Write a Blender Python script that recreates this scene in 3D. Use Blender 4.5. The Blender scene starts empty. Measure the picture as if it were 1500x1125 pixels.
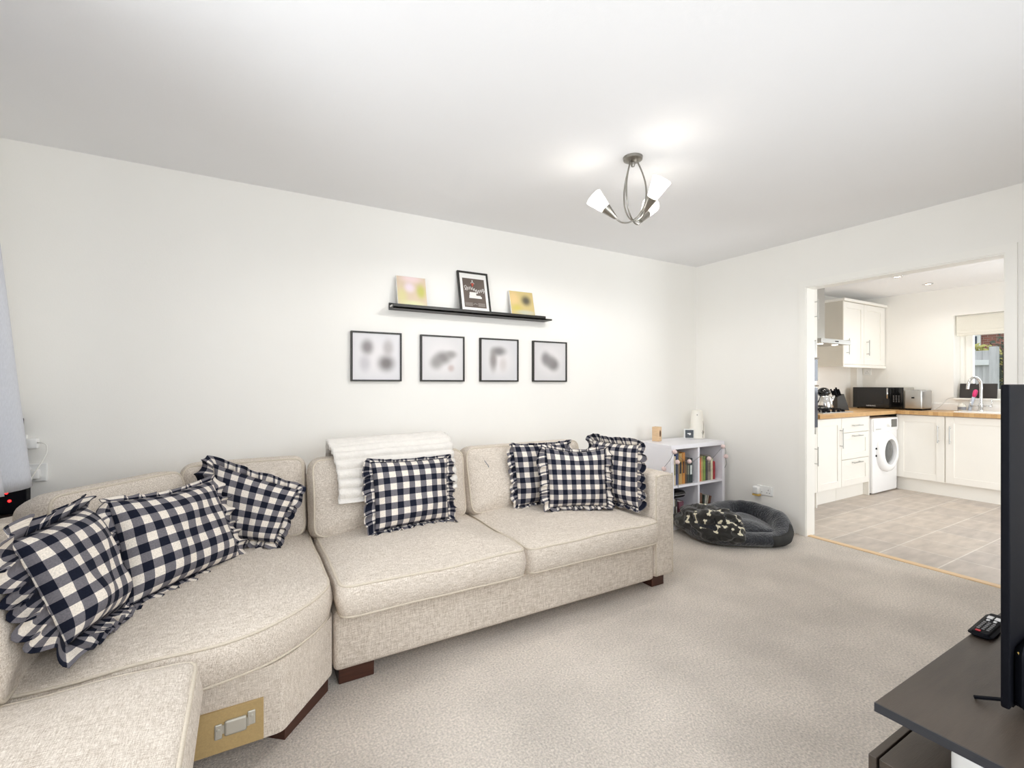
import bpy, bmesh, math, random
from mathutils import Vector, Matrix, noise
R = random.Random(7)
S = bpy.context.scene
COL = S.collection
PI = math.pi
V = Vector

# ------------------------------------------------------------------ camera
cam = bpy.data.cameras.new('camera')
cam.sensor_width = 36.0
cam.lens = 683 / 1500 * 36
cam.clip_start = 0.02
co = bpy.data.objects.new('camera', cam)
COL.objects.link(co)
co.location = (0, 0, 1.228)
co.rotation_euler = (PI / 2, 0, -math.atan2(0.4985, 0.8669))
S.camera = co
# ------------------------------------------------------------------ world + exposure
W = bpy.data.worlds.new('world')
S.world = W
W.use_nodes = True
wn = W.node_tree.nodes
bgn = wn['Background']
bgn.inputs[0].default_value = (0.86, 0.93, 1.0, 1)          # overcast sky
bgn.inputs[1].default_value = 1.7
S.view_settings.view_transform = 'Standard'
S.view_settings.look = 'None'
S.view_settings.gamma = 1
S.view_settings.use_curve_mapping = False
S.view_settings.exposure = -0.08
S.cycles.diffuse_bounces = 8
S.cycles.max_bounces = 14
S.cycles.transparent_max_bounces = 12
# ------------------------------------------------------------------ daylight at the windows, plus added fill from the front wall
def area(name, loc, direction, sx, sy, power, col=(1, 1, 1)):
    l = bpy.data.lights.new(name, 'AREA')
    l.shape = 'RECTANGLE'
    l.size, l.size_y, l.energy, l.color = sx, sy, power, col
    o = bpy.data.objects.new(name, l)
    COL.objects.link(o)
    o.location = loc
    o.rotation_euler = V(direction).to_track_quat('-Z', 'Y').to_euler()
    return o
area('added_front_fill', (1.2, -0.62, 1.45), (0, 1, -0.04), 2.9, 1.5, 50, (0.94, 0.97, 1.0))  # added fill for camera-facing surfaces, through an invented window
area('daylight_side_window', (-1.22, 1.15, 1.5), (1, 0, -0.05), 1.6, 1.2, 54, (0.92, 0.96, 1.0))
area('added_kitchen_fill', (5.5, -0.62, 1.15), (0, 1, 0.02), 1.6, 2.0, 62, (0.95, 0.98, 1.0))  # added fill to brighten the kitchen, through an invented unseen door
area('daylight_kitchen_window', (7.5, 1.5, 1.5), (-1, 0, -0.05), 1.0, 0.9, 9, (0.95, 0.975, 1.0))

# ------------------------------------------------------------------ materials
def lin(c):
    return tuple((x / 255 / 12.92 if x / 255 <= 0.04045 else ((x / 255 + 0.055) / 1.055) ** 2.4) for x in c)
MATS = {}
def mat(name, rgb, rough=0.6, metal=0.0, var=0.0, vscale=8.0, bump=0.0, bscale=60.0, stretch=(1, 1, 1), spec=0.5,
        emis=None, estr=0.0, fine=0.0, fscale=300.0, coat=0.0, sheen=0.0):
    m = bpy.data.materials.new(name)
    m.use_nodes = True
    nt = m.node_tree
    n, L = nt.nodes, nt.links
    b = n['Principled BSDF']
    c = lin(rgb)
    b.inputs['Base Color'].default_value = (*c, 1)
    b.inputs['Roughness'].default_value = rough
    b.inputs['Metallic'].default_value = metal
    b.inputs['Specular IOR Level'].default_value = spec
    if coat: b.inputs['Coat Weight'].default_value = coat
    if sheen: b.inputs['Sheen Weight'].default_value = sheen
    if emis:
        b.inputs['Emission Color'].default_value = (*lin(emis), 1)
        b.inputs['Emission Strength'].default_value = estr
    tc = n.new('ShaderNodeTexCoord')
    mp = n.new('ShaderNodeMapping')
    mp.inputs['Scale'].default_value = stretch
    L.new(tc.outputs['Object'], mp.inputs[0])
    if var or fine:
        mix = n.new('ShaderNodeMix'); mix.data_type = 'RGBA'; mix.blend_type = 'MULTIPLY'
        mix.inputs[0].default_value = 1
        mix.inputs[6].default_value = (*c, 1)
        prev = None
        for amt, sc in ((var, vscale), (fine, fscale)):
            if not amt: continue
            t = n.new('ShaderNodeTexNoise'); t.inputs['Scale'].default_value = sc
            t.inputs['Detail'].default_value = 4
            L.new(mp.outputs[0], t.inputs['Vector'])
            r = n.new('ShaderNodeMapRange')
            r.inputs[1].default_value, r.inputs[2].default_value = 0.3, 0.7
            r.inputs[3].default_value, r.inputs[4].default_value = 1 - amt, 1 + amt * 0.5
            L.new(t.outputs[0], r.inputs[0])
            if prev is None: prev = r.outputs[0]
            else:
                mm = n.new('ShaderNodeMath'); mm.operation = 'MULTIPLY'
                L.new(prev, mm.inputs[0]); L.new(r.outputs[0], mm.inputs[1]); prev = mm.outputs[0]
        L.new(prev, mix.inputs[7]); L.new(mix.outputs[2], b.inputs['Base Color'])
    if bump:
        t = n.new('ShaderNodeTexNoise'); t.inputs['Scale'].default_value = bscale
        t.inputs['Detail'].default_value = 5
        L.new(mp.outputs[0], t.inputs['Vector'])
        bp = n.new('ShaderNodeBump'); bp.inputs['Strength'].default_value = bump
        bp.inputs['Distance'].default_value = 0.01
        L.new(t.outputs[0], bp.inputs['Height']); L.new(bp.outputs[0], b.inputs['Normal'])
    MATS[name] = m
    return m

def nodes_of(m):
    return m.node_tree.nodes, m.node_tree.links, m.node_tree.nodes['Principled BSDF']

def gingham():
    m = mat('gingham_cotton', (200, 190, 175), 0.9, spec=0.2)
    n, L, b = nodes_of(m)
    tc = n.new('ShaderNodeTexCoord')
    sep = n.new('ShaderNodeSeparateXYZ')
    L.new(tc.outputs['UV'], sep.inputs[0])
    outs = []
    for k in (0, 1):
        d = n.new('ShaderNodeMath'); d.operation = 'DIVIDE'; d.inputs[1].default_value = 0.063
        L.new(sep.outputs[k], d.inputs[0])
        f = n.new('ShaderNodeMath'); f.operation = 'FRACT'; L.new(d.outputs[0], f.inputs[0])
        g = n.new('ShaderNodeMath'); g.operation = 'GREATER_THAN'; g.inputs[1].default_value = 0.5
        L.new(f.outputs[0], g.inputs[0]); outs.append(g)
    a = n.new('ShaderNodeMath'); a.operation = 'ADD'
    L.new(outs[0].outputs[0], a.inputs[0]); L.new(outs[1].outputs[0], a.inputs[1])
    h = n.new('ShaderNodeMath'); h.operation = 'MULTIPLY'; h.inputs[1].default_value = 0.5
    L.new(a.outputs[0], h.inputs[0])
    cr = n.new('ShaderNodeValToRGB'); cr.color_ramp.interpolation = 'CONSTANT'
    e = cr.color_ramp.elements
    e[0].position, e[0].color = 0, (*lin((231, 222, 210)), 1)
    e[1].position, e[1].color = 0.25, (*lin((112, 109, 114)), 1)
    x = e.new(0.75); x.color = (*lin((21, 25, 40)), 1)
    L.new(h.outputs[0], cr.inputs[0])
    t = n.new('ShaderNodeTexNoise'); t.inputs['Scale'].default_value = 220
    L.new(tc.outputs['UV'], t.inputs['Vector'])
    r = n.new('ShaderNodeMapRange'); r.inputs[1].default_value, r.inputs[2].default_value = 0.3, 0.7
    r.inputs[3].default_value, r.inputs[4].default_value = 0.82, 1.1
    L.new(t.outputs[0], r.inputs[0])
    mx = n.new('ShaderNodeMix'); mx.data_type = 'RGBA'; mx.blend_type = 'MULTIPLY'; mx.inputs[0].default_value = 1
    L.new(cr.outputs[0], mx.inputs[6]); L.new(r.outputs[0], mx.inputs[7])
    L.new(mx.outputs[2], b.inputs['Base Color'])
    return m
M_GING = gingham()

def weave():
    """beige upholstery linen with slubby threads"""
    m = mat('beige_linen', (216, 206, 188), 0.92, spec=0.15, sheen=0.1)
    n, L, b = nodes_of(m)
    tc = n.new('ShaderNodeTexCoord')
    vals = []
    for sc in ((20, 300, 300), (300, 300, 28), (300, 28, 300)):
        mp = n.new('ShaderNodeMapping'); mp.inputs['Scale'].default_value = sc
        L.new(tc.outputs['Object'], mp.inputs[0])
        t = n.new('ShaderNodeTexNoise'); t.inputs['Scale'].default_value = 1.6; t.inputs['Detail'].default_value = 3
        L.new(mp.outputs[0], t.inputs['Vector']); vals.append(t)
    s1 = n.new('ShaderNodeMath'); s1.operation = 'ADD'
    L.new(vals[0].outputs[0], s1.inputs[0]); L.new(vals[1].outputs[0], s1.inputs[1])
    s2 = n.new('ShaderNodeMath'); s2.operation = 'ADD'
    L.new(s1.outputs[0], s2.inputs[0]); L.new(vals[2].outputs[0], s2.inputs[1])
    r = n.new('ShaderNodeMapRange'); r.inputs[1].default_value, r.inputs[2].default_value = 1.15, 1.85
    L.new(s2.outputs[0], r.inputs[0])
    cr = n.new('ShaderNodeValToRGB')
    e = cr.color_ramp.elements
    e[0].position, e[0].color = 0.0, (*lin((171, 157, 141)), 1)
    e[1].position, e[1].color = 1.0, (*lin((236, 227, 216)), 1)
    L.new(r.outputs[0], cr.inputs[0]); L.new(cr.outputs[0], b.inputs['Base Color'])
    bp = n.new('ShaderNodeBump'); bp.inputs['Strength'].default_value = 0.25; bp.inputs['Distance'].default_value = 0.004
    L.new(s2.outputs[0], bp.inputs['Height'])
    # soft rumples
    t = n.new('ShaderNodeTexNoise'); t.inputs['Scale'].default_value = 7; t.inputs['Detail'].default_value = 2
    L.new(tc.outputs['Object'], t.inputs['Vector'])
    b2 = n.new('ShaderNodeBump'); b2.inputs['Strength'].default_value = 0.25; b2.inputs['Distance'].default_value = 0.05
    L.new(t.outputs[0], b2.inputs['Height']); L.new(b2.outputs[0], bp.inputs['Normal'])
    L.new(bp.outputs[0], b.inputs['Normal'])
    return m
M_SOFA = weave()
M_PIPE = mat('piping_linen', (208, 197, 180), 0.9, fine=0.1, fscale=200)

M_WALL = mat('white_wall_paint', (243, 241, 236), 0.85, var=0.012, vscale=2, bump=0.04, bscale=180, spec=0.2)
M_CEIL = mat('white_ceiling_paint', (240, 240, 241), 0.9, var=0.01, vscale=2, bump=0.03, bscale=120, spec=0.15)
M_TRIM = mat('white_gloss_trim', (244, 242, 236), 0.4, var=0.01, vscale=3)
M_CARPET = mat('grey_beige_carpet', (219, 209, 198), 0.97, var=0.16, vscale=2.6, fine=0.30, fscale=120, bump=0.8, bscale=150, spec=0.05, sheen=0.15)
M_DARKWOOD = mat('dark_brown_wood', (72, 40, 28), 0.4, var=0.25, vscale=6, stretch=(2, 2, 20))
M_BOARD = mat('raw_fibreboard', (182, 156, 108), 0.85, var=0.06, vscale=10, fine=0.08, fscale=200)
M_STEEL = mat('brushed_steel', (190, 190, 188), 0.32, 1.0, var=0.05, vscale=10, stretch=(1, 1, 30))
M_NICKEL = mat('satin_nickel', (148, 145, 138), 0.3, 1.0, var=0.05)
M_CHROME = mat('polished_chrome', (215, 215, 215), 0.1, 1.0, var=0.02)
M_ZINC = mat('zinc_plate', (205, 202, 192), 0.45, 0.6, var=0.05)
M_BLACKFR = mat('black_painted_wood', (38, 36, 32), 0.45, var=0.12, vscale=20)
M_BLACKPL = mat('black_plastic', (20, 21, 26), 0.5, var=0.06, vscale=20, spec=0.06)
M_BLACKGL = mat('black_gloss', (12, 12, 13), 0.08, var=0.03)
M_PAPER = mat('white_paper', (238, 236, 232), 0.8, var=0.01)
M_TVWOOD = mat('black_brown_veneer', (72, 63, 55), 0.42, var=0.16, vscale=5, stretch=(1.5, 14, 14), bump=0.08, bscale=30)
M_TVEDGE = mat('black_brown_edging', (48, 50, 56), 0.45, var=0.12, vscale=8, stretch=(6, 1, 60))
M_WHITEPL = mat('white_plastic', (240, 240, 238), 0.35, var=0.01)
M_WHITELAM = mat('white_laminate', (238, 237, 242), 0.4, var=0.012, vscale=4)
M_KDOOR = mat('off_white_shaker', (240, 237, 230), 0.45, var=0.01, vscale=4)
M_KSIDE = mat('pale_stone_panel', (214, 208, 196), 0.5, var=0.02)
M_APPL = mat('white_enamel', (246, 246, 246), 0.25, var=0.005)
M_PLUSH = mat('charcoal_plush', (52, 54, 59), 0.98, var=0.45, vscale=45, bump=1.0, bscale=70, spec=0.05, sheen=0.5)
M_PLUSH2 = mat('charcoal_canvas', (62, 62, 61), 0.9, var=0.15, vscale=20, bump=0.2, bscale=200, spec=0.1)
M_FLEECE = mat('dark_grey_fleece', (54, 53, 51), 0.97, var=0.25, vscale=14, bump=0.4, bscale=90, spec=0.05, sheen=0.4)
M_BONE = mat('cream_print', (226, 220, 196), 0.9, var=0.04)
M_PAW = mat('black_print', (24, 24, 25), 0.9, var=0.04)
M_THROW = mat('white_plush_throw', (230, 225, 218), 0.98, var=0.05, vscale=30, bump=0.5, bscale=160, spec=0.05, sheen=0.4)
M_CURTAIN = mat('pale_grey_curtain', (206, 208, 214), 0.92, fine=0.06, fscale=300, stretch=(1, 1, 0.2), bump=0.1, bscale=300, spec=0.1)
M_POM = mat('pink_felt', (240, 216, 212), 0.95, var=0.06, vscale=40, bump=0.3, bscale=150)
M_STRING = mat('grey_string', (120, 118, 120), 0.9, var=0.1)
M_PINE = mat('pale_wood', (222, 190, 152), 0.6, var=0.12, vscale=6, stretch=(4, 4, 25))
M_HOLE = mat('dark_hollow', (92, 62, 38), 0.9, var=0.1)
M_CABLE = mat('white_cable', (236, 234, 228), 0.5, var=0.01)
M_SCRATCH = mat('blue_grey_mark', (110, 116, 124), 0.9, var=0.1)
M_LED = mat('red_led', (255, 40, 40), 0.4, emis=(255, 30, 30), estr=6)
M_GOLD = mat('gold_print', (206, 172, 92), 0.4, var=0.05)
M_OVENGL = mat('oven_dark_glass', (54, 62, 78), 0.12, var=0.1, vscale=3, spec=0.7)
M_BRUSH = mat('pink_plastic', (236, 64, 132), 0.4, var=0.05)
M_BLIND = mat('pale_blind_fabric', (236, 233, 222), 0.9, fine=0.05, fscale=260, bump=0.1, bscale=260)
M_PORC = mat('white_ceramic', (248, 247, 244), 0.15, var=0.005)
M_FENCE = mat('weathered_grey_timber', (196, 194, 192), 0.9, var=0.22, vscale=4, stretch=(6, 6, 0.6))
M_LEAF = mat('dark_leaf', (74, 80, 62), 0.8, var=0.5, vscale=14)
M_IVY = mat('yellow_green_leaf', (178, 172, 96), 0.8, var=0.3, vscale=8)
M_BARK = mat('bark', (88, 74, 62), 0.9, var=0.3, vscale=20)
M_LAWN = mat('lawn', (108, 120, 78), 0.95, var=0.3, vscale=10, fine=0.2)
M_TILEROOF = mat('slate_roof', (82, 80, 84), 0.8, var=0.2, vscale=10)

def oak():
    m = mat('oak_butcher_block', (206, 165, 110), 0.35)
    n, L, b = nodes_of(m)
    tc = n.new('ShaderNodeTexCoord')
    br = n.new('ShaderNodeTexBrick')
    br.inputs['Scale'].default_value = 1.0
    br.inputs['Brick Width'].default_value = 0.34; br.inputs['Row Height'].default_value = 0.042
    br.inputs['Mortar Size'].default_value = 0.0006
    br.inputs['Color1'].default_value = (*lin((222, 182, 128)), 1)
    br.inputs['Color2'].default_value = (*lin((196, 152, 98)), 1)
    br.inputs['Mortar'].default_value = (*lin((160, 118, 72)), 1)
    L.new(tc.outputs['Object'], br.inputs['Vector'])
    t = n.new('ShaderNodeTexNoise'); t.inputs['Scale'].default_value = 30
    L.new(tc.outputs['Object'], t.inputs['Vector'])
    mx = n.new('ShaderNodeMix'); mx.data_type = 'RGBA'; mx.blend_type = 'MULTIPLY'; mx.inputs[0].default_value = 0.25
    L.new(br.outputs[0], mx.inputs[6]); L.new(t.outputs[0], mx.inputs[7]); L.new(mx.outputs[2], b.inputs['Base Color'])
    return m
M_OAK = oak()
M_THRESH = mat('oak_threshold', (222, 190, 146), 0.45, var=0.08, vscale=6, stretch=(20, 2, 20))

def tiles():
    m = mat('stone_floor_tile', (190, 178, 164), 0.45)
    n, L, b = nodes_of(m)
    tc = n.new('ShaderNodeTexCoord')
    mp = n.new('ShaderNodeMapping'); mp.inputs['Location'].default_value = (-4.335, -1.61, 0)
    L.new(tc.outputs['Object'], mp.inputs[0])
    br = n.new('ShaderNodeTexBrick'); br.offset = 0.0
    br.inputs['Scale'].default_value = 1
    br.inputs['Brick Width'].default_value = 0.342; br.inputs['Row Height'].default_value = 0.33
    br.inputs['Mortar Size'].default_value = 0.004
    br.inputs['Color1'].default_value = (*lin((196, 184, 172)), 1)
    br.inputs['Color2'].default_value = (*lin((182, 172, 164)), 1)
    br.inputs['Mortar'].default_value = (*lin((214, 208, 199)), 1)
    L.new(mp.outputs[0], br.inputs['Vector'])
    mp2 = n.new('ShaderNodeMapping'); mp2.inputs['Scale'].default_value = (1, 3.2, 1)
    L.new(tc.outputs['Object'], mp2.inputs[0])
    t = n.new('ShaderNodeTexNoise'); t.inputs['Scale'].default_value = 5; t.inputs['Detail'].default_value = 8
    L.new(mp2.outputs[0], t.inputs['Vector'])
    r = n.new('ShaderNodeMapRange'); r.inputs[1].default_value, r.inputs[2].default_value = 0.3, 0.7
    r.inputs[3].default_value, r.inputs[4].default_value = 0.8, 1.08
    L.new(t.outputs[0], r.inputs[0])
    mx = n.new('ShaderNodeMix'); mx.data_type = 'RGBA'; mx.blend_type = 'MULTIPLY'; mx.inputs[0].default_value = 1
    L.new(br.outputs[0], mx.inputs[6]); L.new(r.outputs[0], mx.inputs[7]); L.new(mx.outputs[2], b.inputs['Base Color'])
    return m
M_TILES = tiles()

def brick():
    m = mat('red_brick', (150, 96, 82), 0.9)
    n, L, b = nodes_of(m)
    tc = n.new('ShaderNodeTexCoord')
    mp = n.new('ShaderNodeMapping'); mp.inputs['Rotation'].default_value = (0, PI / 2, PI / 2)
    L.new(tc.outputs['Object'], mp.inputs[0])
    br = n.new('ShaderNodeTexBrick'); br.inputs['Scale'].default_value = 1
    br.inputs['Brick Width'].default_value = 0.22; br.inputs['Row Height'].default_value = 0.075
    br.inputs['Mortar Size'].default_value = 0.006
    br.inputs['Color1'].default_value = (*lin((164, 104, 88)), 1)
    br.inputs['Color2'].default_value = (*lin((138, 86, 74)), 1)
    br.inputs['Mortar'].default_value = (*lin((170, 150, 138)), 1)
    L.new(mp.outputs[0], br.inputs['Vector']); L.new(br.outputs[0], b.inputs['Base Color'])
    return m
M_BRICK = brick()

def glass():
    m = bpy.data.materials.new('window_glass'); m.use_nodes = True
    n, L = m.node_tree.nodes, m.node_tree.links
    n.remove(n['Principled BSDF'])
    tr = n.new('ShaderNodeBsdfTransparent'); gl = n.new('ShaderNodeBsdfGlossy'); gl.inputs['Roughness'].default_value = 0.02
    fr = n.new('ShaderNodeFresnel'); fr.inputs[0].default_value = 1.3
    mx = n.new('ShaderNodeMixShader')
    L.new(fr.outputs[0], mx.inputs[0]); L.new(tr.outputs[0], mx.inputs[1]); L.new(gl.outputs[0], mx.inputs[2])
    L.new(mx.outputs[0], n['Material Output'].inputs[0])
    return m
M_GLASS = glass()
M_SHADE = mat('frosted_lit_glass', (250, 248, 244), 0.5, emis=(255, 251, 244), estr=1.9)
M_BULB2 = mat('lit_frosted_bulb', (255, 250, 240), 0.5, emis=(255, 248, 235), estr=2.5)
M_BULB = mat('lit_lamp_face', (255, 250, 240), 0.5, emis=(255, 248, 235), estr=9)

def blur_mat(name, base, blobs):
    """soft out-of-focus picture: a base colour with a few soft blobs at (u,v,radius,colour)"""
    m = mat(name, base, 0.35)
    n, L, b = nodes_of(m)
    tc = n.new('ShaderNodeTexCoord')
    prev = None
    for (u, v, ru, rv, c) in blobs:
        s = n.new('ShaderNodeVectorMath'); s.operation = 'SUBTRACT'; s.inputs[1].default_value = (u, v, 0)
        L.new(tc.outputs['UV'], s.inputs[0])
        d = n.new('ShaderNodeVectorMath'); d.operation = 'DIVIDE'; d.inputs[1].default_value = (ru, rv, 1)
        L.new(s.outputs[0], d.inputs[0])
        l = n.new('ShaderNodeVectorMath'); l.operation = 'LENGTH'; L.new(d.outputs[0], l.inputs[0])
        r = n.new('ShaderNodeMapRange'); r.interpolation_type = 'SMOOTHERSTEP'
        r.inputs[1].default_value, r.inputs[2].default_value = 0.05, 1.0
        r.inputs[3].default_value, r.inputs[4].default_value = 0.9, 0.0
        L.new(l.outputs['Value'], r.inputs[0])
        mx = n.new('ShaderNodeMix'); mx.data_type = 'RGBA'
        L.new(r.outputs[0], mx.inputs[0])
        if prev: L.new(prev, mx.inputs[6])
        else: mx.inputs[6].default_value = (*lin(base), 1)
        mx.inputs[7].default_value = (*lin(c), 1)
        prev = mx.outputs[2]
    L.new(prev, b.inputs['Base Color'])
    return m

# ------------------------------------------------------------------ object helpers
def root_of(o):
    while o.parent: o = o.parent
    return o
def thing(name, label, cat, loc=(0, 0, 0), group=None, rotz=0.0):
    o = bpy.data.objects.new(name, None); COL.objects.link(o)
    o.empty_display_size = 0.05
    o.location = loc; o.rotation_euler = (0, 0, rotz)
    o['label'] = label; o['category'] = cat
    if group: o['group'] = group
    return o
def obj(name, bm, m, parent=None, smooth=False, local=False, angle=None):
    """link bm as one mesh object; verts are in world space unless local"""
    me = bpy.data.meshes.new(name)
    bm.normal_update()
    bm.to_mesh(me); bm.free()
    for mm in (m if isinstance(m, (list, tuple)) else [m]): me.materials.append(mm)
    if smooth:
        for p in me.polygons: p.use_smooth = True
    o = bpy.data.objects.new(name, me); COL.objects.link(o)
    if parent is not None:
        o.parent = parent
        if not local: me.transform(Matrix.Translation(-V(root_of(parent).location)))
    if smooth and angle is not None:
        me.set_sharp_from_angle(angle=math.radians(angle))
    return o
def tag(o, label, cat, group=None):
    o['label'] = label; o['category'] = cat
    if group: o['group'] = group
    # put the origin at the base of the mesh
    me = o.data
    lo = [min(v.co[i] for v in me.vertices) for i in range(3)]
    hi = [max(v.co[i] for v in me.vertices) for i in range(3)]
    c = V(((lo[0] + hi[0]) / 2, (lo[1] + hi[1]) / 2, lo[2]))
    me.transform(Matrix.Translation(-c)); o.location = c
    return o
def struct(name, bm, m, **k):
    o = obj(name, bm, m, **k); o['kind'] = 'structure'
    return o
NB = bmesh.new
def merge(bm, other, mtx=None, midx=None):
    """copy other into bm"""
    me = bpy.data.meshes.new('tmp'); other.to_mesh(me); other.free()
    if mtx is not None: me.transform(mtx)
    n0 = len(bm.faces)
    bm.from_mesh(me); bpy.data.meshes.remove(me)
    bm.faces.ensure_lookup_table()
    if midx is not None:
        for f in bm.faces[n0:]: f.material_index = midx
    return bm
def bx(bm, x0, x1, y0, y1, z0, z1, bev=0.0, seg=2, midx=0, mtx=None):
    t = bmesh.new()
    bmesh.ops.create_cube(t, size=1)
    for v in t.verts:
        v.co = V((x0 + (v.co.x + .5) * (x1 - x0), y0 + (v.co.y + .5) * (y1 - y0), z0 + (v.co.z + .5) * (z1 - z0)))
    if x1 < x0 or y1 < y0 or z1 < z0: bmesh.ops.recalc_face_normals(t, faces=t.faces)
    if bev: bmesh.ops.bevel(t, geom=list(t.edges), offset=bev, segments=seg, profile=0.5, affect='EDGES')
    return merge(bm, t, mtx, midx)
def box(*a, **k):
    return bx(NB(), *a, **k)
def catmull(pts, n=8, closed=False):
    pts = [V(p) for p in pts]
    out = []
    N = len(pts)
    for i in range(N if closed else N - 1):
        if closed: p0, p1, p2, p3 = pts[i - 1], pts[i], pts[(i + 1) % N], pts[(i + 2) % N]
        else: p0, p1, p2, p3 = pts[max(i - 1, 0)], pts[i], pts[i + 1], pts[min(i + 2, N - 1)]
        for k in range(n):
            t = k / n
            out.append(0.5 * ((2 * p1) + (p2 - p0) * t + (2 * p0 - 5 * p1 + 4 * p2 - p3) * t * t + (-p0 + 3 * p1 - 3 * p2 + p3) * t ** 3))
    if not closed: out.append(pts[-1])
    return out
def tube(bm, pts, r, segs=8, closed=False, caps=True, midx=0):
    pts = [V(p) for p in pts]
    N = len(pts)
    rr = r if isinstance(r, (list, tuple)) else [r] * N
    T = []
    for i in range(N):
        a = pts[i - 1] if (closed or i > 0) else pts[0]
        b = pts[(i + 1) % N] if (closed or i < N - 1) else pts[-1]
        d = b - a
        T.append(d.normalized() if d.length > 1e-9 else V((0, 0, 1)))
    ref = V((0, 0, 1)) if abs(T[0].z) < 0.9 else V((1, 0, 0))
    nrm = (ref - T[0] * ref.dot(T[0])).normalized()
    rings = []
    for i in range(N):
        nrm = (nrm - T[i] * nrm.dot(T[i]))
        nrm = nrm.normalized() if nrm.length > 1e-6 else T[i].orthogonal().normalized()
        bn = T[i].cross(nrm)
        rings.append([bm.verts.new(pts[i] + (nrm * math.cos(a) + bn * math.sin(a)) * rr[i]) for a in [2 * PI * k / segs for k in range(segs)]])
    for i in range(N if closed else N - 1):
        A, B = rings[i], rings[(i + 1) % N]
        for k in range(segs):
            f = bm.faces.new((A[k], A[(k + 1) % segs], B[(k + 1) % segs], B[k])); f.material_index = midx
    if caps and not closed:
        bm.faces.new(list(reversed(rings[0]))).material_index = midx
        bm.faces.new(rings[-1]).material_index = midx
    return bm
def lathe(bm, prof, c=(0, 0, 0), segs=32, axis=None, midx=0):
    """prof: (radius, height) list; axis: direction of height"""
    q = V((0, 0, 1)).rotation_difference(V(axis)).to_matrix() if axis is not None else Matrix.Identity(3)
    c = V(c)
    rings = []
    for r, h in prof:
        if r < 1e-6: rings.append([bm.verts.new(c + q @ V((0, 0, h)))])
        else: rings.append([bm.verts.new(c + q @ V((r * math.cos(a), r * math.sin(a), h))) for a in [2 * PI * k / segs for k in range(segs)]])
    for A, B in zip(rings, rings[1:]):
        for k in range(segs):
            a0, a1 = A[k % len(A)], A[(k + 1) % len(A)]
            b0, b1 = B[k % len(B)], B[(k + 1) % len(B)]
            vs = []
            for v in (a0, a1, b1, b0):
                if v not in vs: vs.append(v)
            if len(vs) > 2:
                f = bm.faces.new(vs); f.material_index = midx
    return bm
def rpoly(pts, rad, seg=6):
    """rounded polygon, CCW list of (x,y)"""
    out = []
    N = len(pts)
    for i in range(N):
        p0, p, p1 = V(pts[i - 1]), V(pts[i]), V(pts[(i + 1) % N])
        r = rad[i] if isinstance(rad, (list, tuple)) else rad
        a, b = (p0 - p), (p1 - p)
        r = min(r, a.length * .49, b.length * .49)
        A, B = p + a.normalized() * r, p + b.normalized() * r
        if r < 1e-5: out.append(p); continue
        for k in range(seg + 1):
            t = k / seg
            out.append(A * (1 - t) ** 2 + p * 2 * t * (1 - t) + B * t * t)
    return out
def resample(pts, n):
    P = [V(p) for p in pts] + [V(pts[0])]
    L = [0]
    for a, b in zip(P, P[1:]): L.append(L[-1] + (b - a).length)
    out, j = [], 0
    for i in range(n):
        s = L[-1] * i / n
        while L[j + 1] < s: j += 1
        t = (s - L[j]) / max(L[j + 1] - L[j], 1e-9)
        out.append(P[j].lerp(P[j + 1], t))
    return out
def inset(out, d):
    N = len(out); res = []
    for i in range(N):
        t = (out[(i + 1) % N] - out[i - 1]).normalized()
        res.append(out[i] + V((-t.y, t.x)) * d)
    return res
def slab(outline, h, r=0.03, crown=0.03, crown_b=0.0, n=120, bulge=0.008, wob=0.0, seed=0, mtx=None):
    """cushion: outline extruded to height h with rounded edges and crowned faces.
    returns bm plus the two seam loops (bottom, top) for piping"""
    bm = NB()
    o = resample(outline, n)
    c = sum(o, V((0, 0))) / n
    def P(p, z):
        w = V((p.x, p.y, z))
        if wob: w.z += wob * noise.noise(V((p.x * 5 + seed, p.y * 5, z * 4 + seed))) * (1 if z > h * .5 else .4)
        return mtx @ w if mtx is not None else w
    rings = []
    S_ = [0.12, 0.3, 0.5, 0.68, 0.82, 0.92, 0.975]
    i1 = inset(o, r)
    f = lambda s: (1 - s ** 2.6)
    for s in S_: rings.append([P(c.lerp(p, s), -crown_b * f(s)) for p in i1])
    for a in (-90, -60, -30, 0):
        A = math.radians(a); rings.append([P(p, r + r * math.sin(A)) for p in inset(o, r - r * math.cos(A))])
    rings.append([P(p, h / 2) for p in inset(o, -bulge)])
    for a in (0, 30, 60, 90):
        A = math.radians(a); rings.append([P(p, h - r + r * math.sin(A)) for p in inset(o, r - r * math.cos(A))])
    for s in reversed(S_): rings.append([P(c.lerp(p, s), h + crown * f(s)) for p in i1])
    VR = [[bm.verts.new(p) for p in q] for q in rings]
    for A, B in zip(VR, VR[1:]):
        for k in range(n): bm.faces.new((A[k], A[(k + 1) % n], B[(k + 1) % n], B[k]))
    cb, ct = bm.verts.new(P(c, -crown_b)), bm.verts.new(P(c, h + crown))
    for k in range(n):
        bm.faces.new((cb, VR[0][(k + 1) % n], VR[0][k])); bm.faces.new((ct, VR[-1][k], VR[-1][(k + 1) % n]))
    off = r * 0.30
    lo = [P(p, off) for p in inset(o, off)]
    hi = [P(p, h - off) for p in inset(o, off)]
    return bm, lo, hi
def cushion(name, parent, outline, h, m=M_SOFA, pipe=True, **k):
    bm, lo, hi = slab(outline, h, **k)
    o = obj(name, bm, m, parent, smooth=True)
    if pipe:
        p = tube(NB(), hi, 0.0055, 6, closed=True)
        tube(p, lo, 0.0055, 6, closed=True)
        obj('piping', p, M_PIPE, o, smooth=True)
    return o
def rect(x0, x1, y0, y1): return [(x0, y0), (x1, y0), (x1, y1), (x0, y1)]
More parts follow.
